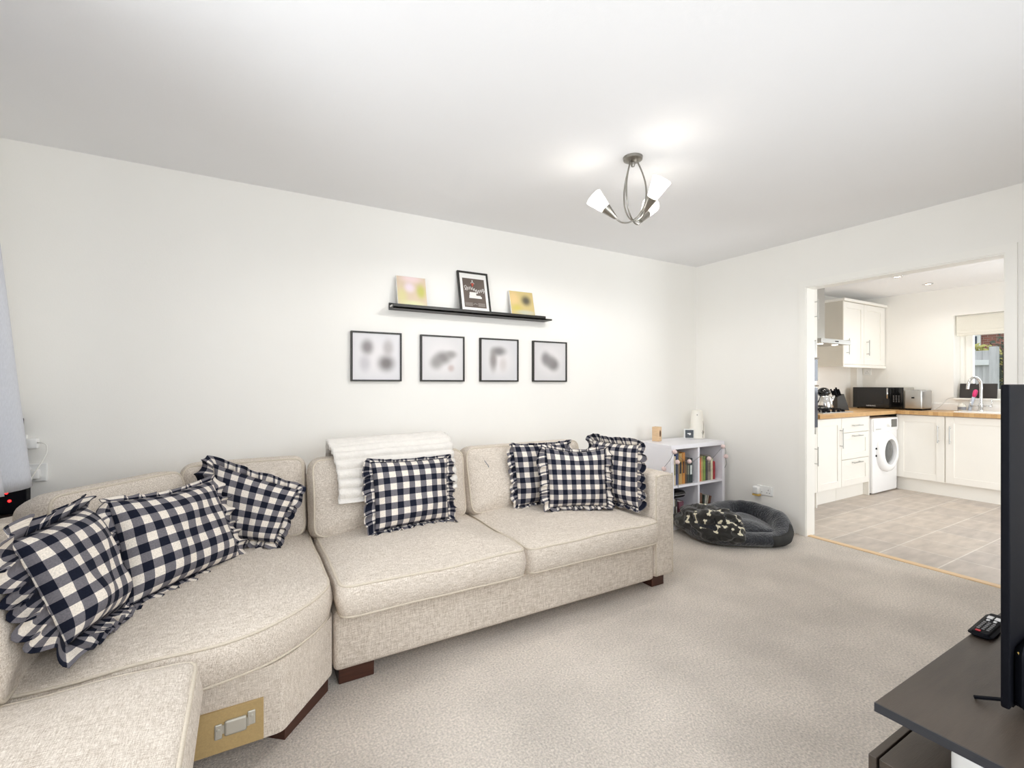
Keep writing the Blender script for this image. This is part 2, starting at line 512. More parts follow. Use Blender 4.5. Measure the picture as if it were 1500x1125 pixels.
def uvquad(bm, pts, midx=0):
    uv = bm.loops.layers.uv.verify()
    vs = [bm.verts.new(p) for p in pts]
    f = bm.faces.new(vs); f.material_index = midx
    for l, c in zip(f.loops, ((0, 0), (1, 0), (1, 1), (0, 1))): l[uv].uv = c
    return f
def text(s, size, loc, rot, m, parent, name='lettering', depth=0.0006):
    cu = bpy.data.curves.new('t', 'FONT'); cu.body = s; cu.size = size; cu.extrude = depth
    cu.align_x = 'CENTER'; cu.align_y = 'CENTER'
    t = bpy.data.objects.new('t', cu); COL.objects.link(t)
    dg = bpy.context.evaluated_depsgraph_get()
    me = bpy.data.meshes.new_from_object(t.evaluated_get(dg))
    bpy.data.objects.remove(t); bpy.data.curves.remove(cu)
    bm = NB(); bm.from_mesh(me); bpy.data.meshes.remove(me)
    bmesh.ops.transform(bm, matrix=Matrix.Translation(loc) @ rot.to_4x4(), verts=bm.verts)
    return obj(name, bm, m, parent)

# ------------------------------------------------------------------ room shell
WX, BY, LX, FY, H = 3.936, 3.136, -1.06, -0.5, 2.4
struct('floor', box(LX, 3.945, FY, BY, -0.1, 0), M_CARPET)
struct('floor_kitchen', box(3.985, 7.5, FY, BY, -0.1, 0), M_TILES)
struct('ceiling', box(LX - .1, 4.03, FY - .1, BY + .1, H, H + .1), M_CEIL)
struct('ceiling_kitchen', box(4.03, 7.5, FY - .1, BY + .1, 2.345, 2.5), M_CEIL)
struct('wall_back', box(LX - .1, 7.45, BY, BY + .12, -0.1, 2.5), M_WALL)
b = NB()
bx(b, WX, 4.04, 2.085, BY, -0.1, H); bx(b, WX, 4.04, FY, 0.935, -0.1, H); bx(b, WX, 4.04, 0.935, 2.085, 2.015, H)
struct('wall_right', b, M_WALL)
b = NB()      # side wall with its window opening
bx(b, LX - .12, LX, FY, 0.3, -0.1, H); bx(b, LX - .12, LX, 2.0, BY, -0.1, H)
bx(b, LX - .12, LX, 0.3, 2.0, -0.1, 0.9); bx(b, LX - .12, LX, 0.3, 2.0, 2.12, H)
struct('wall_left', b, M_WALL)
b = NB()      # wall behind the camera: sitting-room window and kitchen door openings added for fill light
bx(b, LX - .1, -0.3, FY - .12, FY, -0.1, H); bx(b, 2.7, 4.7, FY - .12, FY, -0.1, H); bx(b, 6.35, 7.5, FY - .12, FY, -0.1, H)
bx(b, -0.3, 2.7, FY - .12, FY, -0.1, 0.65); bx(b, -0.3, 2.7, FY - .12, FY, 2.22, H); bx(b, 4.7, 6.35, FY - .12, FY, 2.2, H)
struct('wall_front', b, M_WALL)
KX = 7.15
b = NB()      # kitchen end wall with window opening
bx(b, KX, KX + .28, 2.14, BY, -0.1, 2.4); bx(b, KX, KX + .28, FY, 0.95, -0.1, 2.4)
bx(b, KX, KX + .28, 0.95, 2.14, -0.1, 1.06); bx(b, KX, KX + .28, 0.95, 2.14, 2.02, 2.4)
struct('wall_kitchen_end', b, M_WALL)
# doorway lining and casing
b = NB()
bx(b, 3.93, 4.046, 2.072, 2.086, 0, 2.0); bx(b, 3.93, 4.046, 0.934, 0.948, 0, 2.0); bx(b, 3.93, 4.046, 0.934, 2.086, 2.0, 2.016)
for x0, x1 in ((3.922, 3.936), (4.04, 4.054)):
    bx(b, x0, x1, 2.078, 2.128, 0, 2.008); bx(b, x0, x1, 0.892, 0.942, 0, 2.008); bx(b, x0, x1, 0.892, 2.128, 2.008, 2.058)
struct('trim_1', b, M_TRIM)
struct('trim_2', box(3.94, 3.992, 0.948, 2.072, -0.02, 0.006, .003), M_THRESH)
struct('trim_3', box(7.0, KX, 3.06, BY, 0.92, 1.45), M_WALL)
struct('trim_4', box(KX - .012, KX, 0.95, 3.05, 0.92, 1.0, .003), M_PORC)

def window(name, horizontal_axis, at, a0, a1, z0, z1, mull, depth=.06):
    """white casement; horizontal_axis is the axis the opening runs along"""
    b = NB()
    def bb(p0, p1, q0, q1, d0, d1):
        if horizontal_axis == 'y': bx(b, at + d0, at + d1, p0, p1, q0, q1, .004)
        else: bx(b, p0, p1, at + d0, at + d1, q0, q1, .004)
    for (p0, p1, q0, q1) in ((a0, a1, z0, z0 + .055), (a0, a1, z1 - .055, z1), (a0, a0 + .055, z0 + .055, z1 - .055), (a1 - .055, a1, z0 + .055, z1 - .055)):
        bb(p0, p1, q0, q1, 0, depth)
    for mu in mull: bb(mu - .03, mu + .03, z0 + .055, z1 - .055, 0, depth)
    o = struct(name, b, M_TRIM)
    return o
w1 = window('window_1', 'y', 7.34, 0.95, 2.14, 1.06, 2.02, [1.45])
b = NB()      # opening sash
for (p0, p1, q0, q1) in ((1.48, 2.085, 1.115, 1.17), (1.48, 2.085, 1.91, 1.965), (1.48, 1.535, 1.17, 1.91), (2.022, 2.085, 1.17, 1.91)):
    bx(b, 7.328, 7.385, p0, p1, q0, q1, .004)
obj('sash', b, M_TRIM, w1)
obj('pane', box(7.362, 7.366, 1.0, 2.03, 1.11, 1.97), M_GLASS, w1)
obj('sill_board', box(7.12, 7.345, 0.95, 2.135, 1.045, 1.066, .004), M_TRIM, w1)
w2 = window('window_2', 'y', LX - .1, 0.3, 2.0, 0.9, 2.12, [1.15])
obj('pane', box(LX - .072, LX - .068, .34, 1.96, .94, 2.08), M_GLASS, w2)
w3 = window('added_front_window', 'x', FY - .1, -0.3, 2.7, 0.65, 2.22, [0.7, 1.7])  # invented window behind the camera, there to admit the front fill
obj('pane', box(-.26, 2.66, FY - .072, FY - .068, .69, 2.18), M_GLASS, w3)
w4 = window('added_glazed_door', 'x', FY - .1, 4.7, 6.35, 0.0, 2.2, [5.52])  # invented glazed door, unseen, there to admit the kitchen fill
obj('pane', box(4.74, 6.31, FY - .072, FY - .068, .05, 2.16), M_GLASS, w4)

# ------------------------------------------------------------------ sofa (long section)
G_SOFA = 'sections of the beige corner sofa'
sofa = thing('sofa', 'beige linen two-seat sofa section with one arm at the right, along the back wall', 'sofa', (1.27, 2.5, 0), G_SOFA)
obj('base_frame', box(.31, 2.09, 1.955, 3.06, .078, .325, .022, 3), M_SOFA, sofa, smooth=True, angle=40)
bm = NB(); bx(bm, .31, 2.24, 2.86, 3.08, .3, .70, .04, 3)
obj('back_frame', bm, M_SOFA, sofa, smooth=True, angle=40)
arm = obj('arm', box(2.088, 2.247, 1.945, 3.07, .086, .695, .03, 4), M_SOFA, sofa, smooth=True, angle=40)
p = tube(NB(), catmull([(2.099, 1.953, .10), (2.099, 1.953, .64), (2.108, 1.953, .675), (2.135, 1.953, .685), (2.2, 1.953, .685), (2.228, 1.953, .675), (2.237, 1.953, .64), (2.237, 1.953, .1)], 5), .005, 6)
obj('piping', p, M_PIPE, arm, smooth=True)
cushion('seat_cushion', sofa, rpoly(rect(.315, 1.165, 1.862, 2.8), .06), .135, r=.03, crown=.035, wob=.012, seed=1, mtx=Matrix.Translation((0, 0, .318)))
cushion('seat_cushion', sofa, rpoly(rect(1.178, 2.082, 1.89, 2.8), .06), .135, r=.03, crown=.035, wob=.012, seed=5, mtx=Matrix.Translation((0, 0, .308)))
def back_cushion(parent, mid, width, height, thick, yaw, tilt, seed, r=.045, crown=.035, corner=.07):
    """upright cushion; mid = centre of its front bottom edge, yaw 0 faces -Y"""
    m = Matrix.Translation(mid) @ Matrix.Rotation(yaw, 4, 'Z') @ Matrix.Rotation(-tilt, 4, 'X') @ Matrix.Rotation(PI / 2, 4, 'X') @ Matrix.Translation((0, 0, -thick))
    return cushion('back_cushion', parent, rpoly(rect(-width / 2, width / 2, 0, height), corner), thick, r=r, crown=crown, wob=.03, seed=seed, mtx=m)
bc = back_cushion(sofa, (.725, 2.50, .445), .86, .415, .19, 0, math.radians(13), 3)
bc2 = back_cushion(sofa, (1.60, 2.50, .445), .87, .415, .19, 0, math.radians(13), 9)
obj('scuff_mark', tube(NB(), [(1.268, 2.541, .762), (1.285, 2.529, .735), (1.29, 2.526, .722)], .0022, 6), M_SCRATCH, sofa)
for (x0, x1, y0, y1) in ((.335, .478, 2.0, 2.12), (2.135, 2.238, 2.02, 2.13), (.335, .478, 2.9, 3.0), (2.135, 2.238, 2.9, 3.0)):
    obj('foot', box(x0, x1, y0, y1, 0, .084, .004), M_DARKWOOD, sofa)

# ------------------------------------------------------------------ corner section
wed = thing('corner_sofa', 'beige linen corner sofa section with curved seat front and bare fixing board', 'sofa', (-.2, 2.3, 0), G_SOFA)
BASE = [(-.92, 1.70), (.11, 1.70), (.303, 1.945), (.303, 3.06), (-.34, 3.06), (-.92, 2.48)]
bm = NB()
o_ = rpoly(BASE, .02, 3)
lo = [bm.verts.new((p.x, p.y, .088)) for p in o_]; hi = [bm.verts.new((p.x, p.y, .315)) for p in o_]
bm.faces.new(list(reversed(lo))); bm.faces.new(hi)
for k in range(len(o_)): bm.faces.new((lo[k], lo[(k + 1) % len(o_)], hi[(k + 1) % len(o_)], hi[k]))
obj('base_frame', bm, M_SOFA, wed)
bm = NB()
bx(bm, -.30, .303, 2.90, 3.08, .3, .70, .04, 3)
bx(bm, -.96, -.78, 1.72, 2.42, .3, .70, .04, 3)
q = Matrix.Translation((-.60, 2.755, 0)) @ Matrix.Rotation(PI / 4, 4, 'Z')
bx(bm, -.43, .43, -.07, .08, .3, .70, .04, 3, mtx=q)
obj('back_frame', bm, M_SOFA, wed, smooth=True, angle=40)
SEAT = [(-.62, 1.642), (-.17, 1.642), (-.04, 1.662), (.085, 1.70), (.165, 1.758), (.25, 1.85), (.303, 1.95), (.303, 2.72), (-.2, 2.72), (-.62, 2.3)]
cushion('seat_cushion', wed, rpoly(SEAT, [.03, .05, .08, .08, .08, .08, .05, .03, .03, .03]), .135, r=.028, crown=.035, wob=.010, seed=11, mtx=Matrix.Translation((0, 0, .313)))
back_cushion(wed, (.01, 2.60, .445), .55, .415, .18, 0, math.radians(11), 14)
back_cushion(wed, (-.345, 2.36, .435), .56, .42, .19, math.radians(48), math.radians(14), 17)
back_cushion(wed, (-.485, 1.80, .44), .50, .40, .20, math.radians(90), math.radians(17), 21, corner=.09)
fb = obj('fixing_board', box(-.30, .055, 1.692, 1.701, .092, .222, .001), M_BOARD, wed)
bm = NB()
bx(bm, -.052, .008, 1.684, 1.692, .142, .188, .006, 3)
bx(bm, -.078, -.058, 1.688, 1.692, .136, .182, .003); bx(bm, .010, .032, 1.688, 1.692, .152, .196, .003)
bx(bm, -.064, .016, 1.6895, 1.692, .15, .176)
for x, z in ((-.068, .165), (.021, .18)): lathe(bm, [(0, .003), (.004, .0025), (.005, 0)], (x, 1.688, z), 10, (0, -1, 0))
obj('metal_bracket', bm, M_ZINC, fb)
bm = NB()
a, c_ = V((.122, 1.785)), V((.292, 1.985))
d = (c_ - a).normalized(); nn = V((-d.y, d.x))
vs = [a, c_, c_ + nn * .09, a + nn * .09]
lo = [bm.verts.new((p.x, p.y, 0)) for p in vs]; hi = [bm.verts.new((p.x, p.y, .09)) for p in vs]
bm.faces.new(list(reversed(lo))); bm.faces.new(hi)
for k in range(4): bm.faces.new((lo[k], lo[(k + 1) % 4], hi[(k + 1) % 4], hi[k]))
bmesh.ops.recalc_face_normals(bm, faces=bm.faces)
obj('foot', bm, M_DARKWOOD, wed)
for (x, y) in ((-.85, 1.76), (.2, 2.95)): obj('foot', box(x, x + .1, y, y + .1, 0, .09, .004), M_DARKWOOD, wed)

# ------------------------------------------------------------------ footstool
st = thing('footstool', 'pale linen footstool in the foreground, in front of the corner sofa section', 'footstool', (-.5, 1.25, 0))
obj('base_frame', box(-.93, -.125, .95, 1.585, .07, .31, .02, 3), M_SOFA, st, smooth=True, angle=40)
cushion('seat_cushion', st, rpoly(rect(-.95, -.106, .93, 1.602), [.06, .06, .055, .06]), .16, r=.03, crown=.022, wob=.008, seed=31, mtx=Matrix.Translation((0, 0, .296)))
for (x, y) in ((-.9, .98), (-.24, .98), (-.9, 1.47), (-.24, 1.47)): obj('foot', box(x, x + .08, y, y + .08, 0, .075, .004), M_DARKWOOD, st)

# ------------------------------------------------------------------ gingham pillows
G_PIL = 'ruffled gingham pillows on the corner sofa'
def pillow(label, TL, TR, BR, BL, thick=.062, frill=.055, amp=(1, 1, 1, 1), seed=0, size=1.0, sag=0.0, uoff=0, lift=0.5, wave=1.0, flop=0.0, freq=7):
    """corners of the stuffed square; amp scales the ruffle width on (bottom, right, top, left)"""
    TL, TR, BR, BL = map(V, (TL, TR, BR, BL))
    nrm = ((TR - BL).cross(TL - BR)).normalized()          # faces the viewer side
    cen = (TL + TR + BR + BL) / 4
    t = thing('gingham_pillow', label, 'pillow', (cen.x, cen.y, min(BL.z, BR.z)), G_PIL)
    n = 30
    rr = random.Random(seed)
    def surf(s, u, side):
        # s across (left to right), u up, both -1..1
        ins = 0.045
        ss = s * (1 - ins * (1 - u * u) * abs(s) ** 3); uu = u * (1 - ins * (1 - s * s) * abs(u) ** 3)
        a, c = (ss + 1) / 2, (uu + 1) / 2
        p = BL.lerp(BR, a).lerp(TL.lerp(TR, a), c)
        h = (max(0, 1 - s ** 4) * max(0, 1 - u ** 4)) ** .75
        w = noise.noise(V((s * 1.7 + seed * 3.1, u * 1.7, seed))) * .016 * h
        wr = noise.noise(V((s * 6 + seed, u * 2.2, seed + 4))) * .007 * h ** .5
        p = p + nrm * side * (thick * h * (1 - .12 * u) + w + wr + .004)
        p.z -= sag * max(0, u) ** 2 * (1 - abs(s))
        return p
    ux, uy = [0], [0]                                     # cloth length along both middle lines
    for i in range(n):
        ux.append(ux[-1] + (surf(-1 + 2 * (i + 1) / n, 0, 1) - surf(-1 + 2 * i / n, 0, 1)).length)
        uy.append(uy[-1] + (surf(0, -1 + 2 * (i + 1) / n, 1) - surf(0, -1 + 2 * i / n, 1)).length)
    bm = NB(); uv = bm.loops.layers.uv.verify()
    grid = {}
    for side in (1, -1):
        for i in range(n + 1):
            for j in range(n + 1):
                grid[side, i, j] = bm.verts.new(surf(-1 + 2 * i / n, -1 + 2 * j / n, side))
        for i in range(n):
            for j in range(n):
                ids = [(i, j), (i + 1, j), (i + 1, j + 1), (i, j + 1)]
                if side < 0: ids.reverse()
                f = bm.faces.new([grid[side, a, c] for a, c in ids])
                for l, (a, c) in zip(f.loops, ids): l[uv].uv = (ux[a] * size + uoff, uy[c] * size + uoff)
    ring = [(i, 0) for i in range(n)] + [(n, j) for j in range(n)] + [(n - i, n) for i in range(n)] + [(0, n - j) for j in range(n)]
    for k in range(len(ring)):
        a, c = ring[k], ring[(k + 1) % len(ring)]
        try:
            f = bm.faces.new((grid[-1, *a], grid[-1, *c], grid[1, *c], grid[1, *a]))
            for l, q_ in zip(f.loops, (a, c, c, a)): l[uv].uv = (ux[q_[0]] * size + uoff, uy[q_[1]] * size + uoff)
        except ValueError: pass
    obj('pillow_cover', bm, M_GING, t, smooth=True)
    # ruffle: a gathered strip sewn all round
    bm = NB(); uv = bm.loops.layers.uv.verify()
    per = []
    K = 72
    for e in range(4):
        for k in range(K):
            x = -1 + 2 * k / K
            per.append([(x, -1), (1, x), (-x, 1), (-1, -x)][e] + (e, k / K))
    rows = 6
    P = []; arc = 0; prev = None; ph = 0
    N = len(per)
    ex = ((TR - TL) + (BR - BL)).normalized(); ey = ((TL - BL) + (TR - BR)).normalized()
    for q_, (s, u, e, fk) in enumerate(per):
        p0 = (surf(s, u, 1) + surf(s, u, -1)) / 2
        fw_ = V((nrm.x, nrm.y, 0)).normalized()
        dirs = [(-ey * .45 + fw_ * .9).normalized(), ex, (ey + nrm * flop).normalized(), -ex]
        o = dirs[e]
        w = 0.16
        if fk > 1 - w: tt = (fk - 1 + w) / (2 * w); o = dirs[e].lerp(dirs[(e + 1) % 4], tt).normalized()
        if fk < w: tt = .5 + fk / (2 * w); o = dirs[e - 1].lerp(dirs[e], tt).normalized()
        along = [ex, ey, -ex, -ey][e]
        am = amp[e]
        if fk > 1 - w: am = am + (amp[(e + 1) % 4] - am) * (fk - 1 + w) / (2 * w)
        if fk < w: am = am + (amp[e - 1] - am) * (.5 - fk / (2 * w))
        if prev is not None: arc += (p0 - prev).length
        prev = p0
        ph = 2 * PI * freq * q_ / K + 3.0 * noise.noise(V((q_ * .06, seed, 2)))
        a2 = (.55 if e == 2 else 1) * wave * (1.1 + .9 * noise.noise(V((q_ * .09, seed, 9))))
        wd = frill * am * (1 + .28 * noise.noise(V((q_ * .08, seed, 5))))
        col = []
        for r_ in range(rows):
            f_ = r_ / (rows - 1)
            q2 = p0 + o * wd * f_ * (1 - .12 * f_) + (nrm if e else V((0, 0, 1)) * .45 + nrm * .3) * (math.sin(ph) * .019 * a2 * f_ ** .8 + lift * .012 * f_) + along * (math.cos(ph) * .008 * f_ * a2)
            q2.z -= .010 * f_ * f_ * (0 if e == 0 else 1)
            col.append((bm.verts.new(q2), arc * 1.8 + .02 * math.sin(ph), f_ * frill))
        P.append(col)
    for k in range(N):
        A, B = P[k], P[(k + 1) % N]
        for r_ in range(rows - 1):
            f = bm.faces.new((A[r_][0], B[r_][0], B[r_ + 1][0], A[r_ + 1][0]))
            ub = B[0][1] if k < N - 1 else A[0][1] + .01
            for l, q_ in zip(f.loops, ((A[r_][1], A[r_][2]), (ub, B[r_][2]), (ub, B[r_ + 1][2]), (A[r_ + 1][1], A[r_ + 1][2]))):
                l[uv].uv = (q_[0], q_[1] + .013 + seed * .017)
    rf = obj('ruffle', bm, M_GING, t, smooth=True)
    sm = rf.modifiers.new('cloth_thickness', 'SOLIDIFY'); sm.thickness = 0.0022; sm.offset = 0
    return t
pillow('leftmost blue-black and cream gingham pillow, ruffle spilling over the left back cushion',
       (-.545, 1.75, .805), (-.475, 2.13, .81), (-.345, 1.99, .485), (-.42, 1.705, .515), .075, .08, (.8, .5, .75, 1.4), 1, 1.0, wave=1.3, flop=.7, uoff=.03, freq=7)
pillow('broad gingham pillow leaning on the diagonal corner cushion, second from the left',
       (-.416, 2.13, .813), (-.123, 2.44, .804), (-.016, 2.36, .475), (-.332, 1.995, .485), .07, .05, (.9, 1.2, .6, 1.0), 2, 1.0, uoff=.05, sag=.015)
pillow('gingham pillow slumped sideways on the corner section, partly behind the broad pillow',
       (-.126, 2.60, .856), (.232, 2.475, .715), (.125, 2.42, .49), (-.12, 2.545, .515), .055, .06, (.9, .6, .8, 1.4), 3, 1.1, uoff=.02)
pillow('single gingham pillow standing alone in front of the white throw',
       (.573, 2.47, .822), (.997, 2.47, .814), (.972, 2.385, .49), (.567, 2.355, .49), .065, .052, (.75, 1, .5, 1.15), 4, 1.0, uoff=.035)
pillow('gingham pillow at the left and back of the right-hand trio',
       (1.44, 2.50, .85), (1.83, 2.46, .85), (1.83, 2.43, .485), (1.452, 2.45, .482), .05, .05, (.6, .9, .5, 1.0), 5, 1.0, uoff=.01)
pillow('front middle gingham pillow of the right-hand trio',
       (1.581, 2.345, .842), (1.925, 2.20, .829), (1.90, 2.15, .492), (1.571, 2.285, .495), .05, .055, (.7, .9, .6, 1.2), 6, 1.1, uoff=.06, sag=.02)
pillow('rightmost gingham pillow, propped against the sofa arm with a floppy top ruffle',
       (1.995, 2.40, .86), (2.045, 2.04, .862), (2.03, 2.025, .49), (1.975, 2.36, .49), .045, .06, (.6, 1.0, 1.1, 1.0), 7, 1.1, flop=.35, uoff=.045)

# ------------------------------------------------------------------ ribbed throw over the back cushion
bm = NB()
prof = catmull([(2.905, .68), (2.90, .80), (2.87, .876), (2.78, .898), (2.67, .892), (2.58, .866), (2.535, .80), (2.505, .74), (2.477, .68), (2.462, .625)], 30)
NX = 40
L_ = [0]
for a, c_ in zip(prof, prof[1:]): L_.append(L_[-1] + (c_ - a).length)
cols = []
for i in range(NX + 1):
    u = i / NX
    col = []
    for k, p in enumerate(prof):
        s = L_[k] / L_[-1]
        x = .403 + u * (.695 - .05 * s) + .012 * math.sin(s * 9) * (1 - u)
        tg = (prof[min(k + 1, len(prof) - 1)] - prof[max(k - 1, 0)]).normalized()
        nr = V((tg[1], -tg[0]))                       # outward: up / front
        if nr[0] > 0 and k > len(prof) * .3: nr = -nr
        rib = abs(math.sin(L_[k] / .050 * PI)) ** .6
        d = .0 + .024 * rib + .006 * noise.noise(V((u * 5, s * 6, 3)))
        sag = -.03 * s * (1 - u) * 0 + .012 * noise.noise(V((u * 2.2, 0, 1)))
        col.append(bm.verts.new((x, p[0] + nr[0] * d, p[1] + nr[1] * d + sag + .012 * u)))
    cols.append(col)
for A, B in zip(cols, cols[1:]):
    for k in range(len(prof) - 1): bm.faces.new((A[k], A[k + 1], B[k + 1], B[k]))
bmesh.ops.recalc_face_normals(bm, faces=bm.faces)
th = obj('throw_blanket', bm, M_THROW, smooth=True)
th.modifiers.new('pile_thickness', 'SOLIDIFY').thickness = 0.012
tag(th, 'white ribbed plush throw folded over the left back cushion of the sofa', 'blanket')

# ------------------------------------------------------------------ pictures
G_FR = 'square blurred pictures in a row under the ledge'
cols4 = [
    [(.30, .70, .22, .28, (120, 112, 112)), (.70, .36, .30, .30, (96, 88, 86)), (.74, .70, .2, .3, (176, 170, 170)), (.25, .35, .2, .3, (190, 186, 190))],
    [(.50, .52, .34, .26, (122, 118, 116)), (.34, .40, .26, .26, (146, 142, 140)), (.70, .6, .24, .16, (150, 146, 144)), (.70, .28, .14, .14, (196, 180, 176))],
    [(.48, .72, .34, .2, (120, 118, 118)), (.33, .50, .18, .44, (140, 134, 132)), (.6, .4, .18, .3, (206, 200, 198))],
    [(.36, .58, .24, .30, (130, 126, 128)), (.62, .42, .28, .28, (112, 108, 108)), (.5, .5, .3, .3, (134, 130, 130))],
]
words4 = ['square blurred picture in black frame with two dark patches, leftmost of the row of four',
          'square blurred picture in black frame with a slanting grey smudge, second from left of four',
          'square blurred picture in black frame with an arch-shaped grey patch, third from left of four',
          'square blurred picture in black frame with a diagonal dark smudge, rightmost of four']
for i, x in enumerate((.597, 1.062, 1.519, 1.984)):
    t = thing('framed_picture', words4[i], 'picture', (x + .165, BY, 1.246), G_FR)
    x1, z0, z1, fw = x + .331, 1.246, 1.572, .0105
    b = NB()
    bx(b, x, x1, 3.112, BY, z0, z0 + fw, .001); bx(b, x, x1, 3.112, BY, z1 - fw, z1, .001)
    bx(b, x, x + fw, 3.112, BY, z0 + fw, z1 - fw); bx(b, x1 - fw, x1, 3.112, BY, z0 + fw, z1 - fw)
    obj('frame', b, M_BLACKFR, t)
    b = bx(NB(), x + .005, x1 - .005, 3.121, 3.133, z0 + .005, z1 - .005)
    uvquad(b, [(x + .01, 3.1205, z0 + .01), (x1 - .01, 3.1205, z0 + .01), (x1 - .01, 3.1205, z1 - .01), (x + .01, 3.1205, z1 - .01)], 1)
    base = [(218, 216, 218), (214, 212, 212), (212, 211, 212), (212, 210, 210)][i]
    m_ = blur_mat('soft_print', base, [(.5, .5, .6, .6, (226, 222, 222))] + cols4[i])
    obj('print', b, [M_PAPER, m_], t)
# picture ledge
led = thing('picture_ledge', 'long black picture ledge on the white wall above four square frames', 'shelf', (1.43, BY, 1.73))
b = NB()
bx(b, .845, 2.105, 3.026, BY, 1.727, 1.739, .0015); bx(b, .845, 2.045, 3.026, 3.036, 1.727, 1.757, .0015); bx(b, .845, 2.105, 3.126, BY, 1.727, 1.775, .0015)
obj('ledge_rail', b, M_BLACKFR, led)
b = NB(); bx(b, .843, .847, 3.04, 3.10, 1.739, 1.752, .001)
obj('end_cap', b, M_STEEL, led)
def leaning(name, x0, x1, z0, h, ybot, ytop, thick):
    """local frame for something leaning on the wall: returns matrix mapping (x, up, out) to world"""
    up = V((0, ytop - ybot, math.sqrt(max(h * h - (ytop - ybot) ** 2, 0)))).normalized()
    out = V((1, 0, 0)).cross(up)                      # towards the room (-Y)
    m = Matrix(((1, up.x, out.x, x0), (0, up.y, out.y, ybot), (0, up.z, out.z, z0), (0, 0, 0, 1)))
    return m
def canvas(label, x0, w, h, m_):
    t = thing('photo_block', label, 'picture', (x0 + w / 2, 3.09, 1.7395), 'blurred photo blocks on the ledge')
    mt = leaning('c', x0, x0 + w, 1.7435, h, 3.055, 3.105, .014)
    b = bx(NB(), 0, w, 0, h, -.014, 0, .001, mtx=mt)
    obj('block', b, M_PAPER, t)
    b = NB(); uvquad(b, [mt @ V(p) for p in ((0.002, .016, .0008), (w - .002, .016, .0008), (w - .002, h - .002, .0008), (0.002, h - .002, .0008))])
    obj('print', b, m_, t)
canvas('blurred pink and lime photo block at the left end of the black ledge', .886, .205, .222,
       blur_mat('pastel_print', (214, 194, 170), [(.5, .95, .6, .3, (238, 214, 214)), (.15, .3, .3, .5, (214, 206, 150)), (.82, .5, .28, .45, (190, 190, 92)), (.42, .62, .3, .3, (232, 216, 226)), (.5, .05, .7, .2, (222, 222, 176))]))
canvas('small blurred yellow photo block with dark patch near the right end of the ledge', 1.757, .212, .208,
       blur_mat('ochre_print', (206, 186, 128), [(.15, .7, .4, .5, (226, 196, 140)), (.68, .62, .34, .36, (74, 74, 70)), (.25, .25, .35, .3, (206, 190, 100)), (.6, .1, .7, .18, (196, 196, 180))]))
t = thing('framed_poster', 'portrait poster with white lettering in black frame, leaning in the middle of ledge', 'picture', (1.45, 3.09, 1.7395))
w_, h_ = .245, .315
mt = leaning('p', 1.335, 0, 1.7445, h_, 3.05, 3.122, .014)
b = NB()
for a in ((0, w_, 0, .014), (0, w_, h_ - .014, h_), (0, .014, .014, h_ - .014), (w_ - .014, w_, .014, h_ - .014)): bx(b, a[0], a[1], a[2], a[3], -.014, .004, .001, mtx=mt)
obj('frame', b, M_BLACKFR, t)
po = obj('mount', bx(NB(), .01, w_ - .01, .01, h_ - .01, -.012, -.002, mtx=mt), M_PAPER, t)
M_POSTER = mat('brown_poster', (98, 86, 78), 0.6, var=0.15, vscale=12)
M_POSTG = mat('grey_poster_ink', (150, 142, 136), 0.7, var=0.1)
M_RED = mat('red_poster_ink', (190, 84, 66), 0.7, var=0.15, vscale=40)
pp = obj('print', bx(NB(), .036, w_ - .034, .038, h_ - .052, -.0022, -.0012, mtx=mt), M_POSTER, po)
b = NB()
def stroke(pts, r=.0016): tube(b, [mt @ V((x, y, -.0005)) for x, y in pts], r, 5)
for k in range(9):                                     # flowing white script
    x = .052 + k * .0165; y0 = .168 + .010 * math.sin(k * .8)
    stroke([(x, y0), (x + .004, y0 + .018), (x + .010, y0 + .020), (x + .008, y0 + .004), (x + .013, y0 - .002), (x + .018, y0 + .008)])
stroke([(.05, .185), (.046, .198), (.056, .206), (.064, .196), (.06, .178), (.05, .172)]); stroke([(.19, .168), (.2, .19), (.206, .172), (.196, .155)])
obj('white_lettering', b, M_PAPER, pp)
b = NB()
for y, xa, xb in ((.152, .085, .15), (.144, .083, .135), (.136, .083, .135), (.128, .08, .17), (.12, .08, .178), (.113, .078, .178)): stroke([(xa, y), (xb, y)], .004)
obj('white_emblem', b, M_PAPER, pp)
b = NB()
stroke([(.112, .25), (.116, .24)], .003); stroke([(.1, .225), (.112, .238), (.128, .222)], .002)
obj('white_crest', b, M_PAPER, pp)
b = NB()
stroke([(.104, .225), (.112, .205), (.122, .225)], .005); stroke([(.112, .222), (.112, .2)], .006)
obj('red_motif', b, M_RED, pp)
b = NB()
for y in (.05, .057, .064, .071): stroke([(.042, y), (.1, y)], .0028); stroke([(.145, y), (.2, y)], .0028)
stroke([(.105, .06), (.122, .068), (.138, .06)], .004)
obj('small_print', b, M_POSTG, pp)

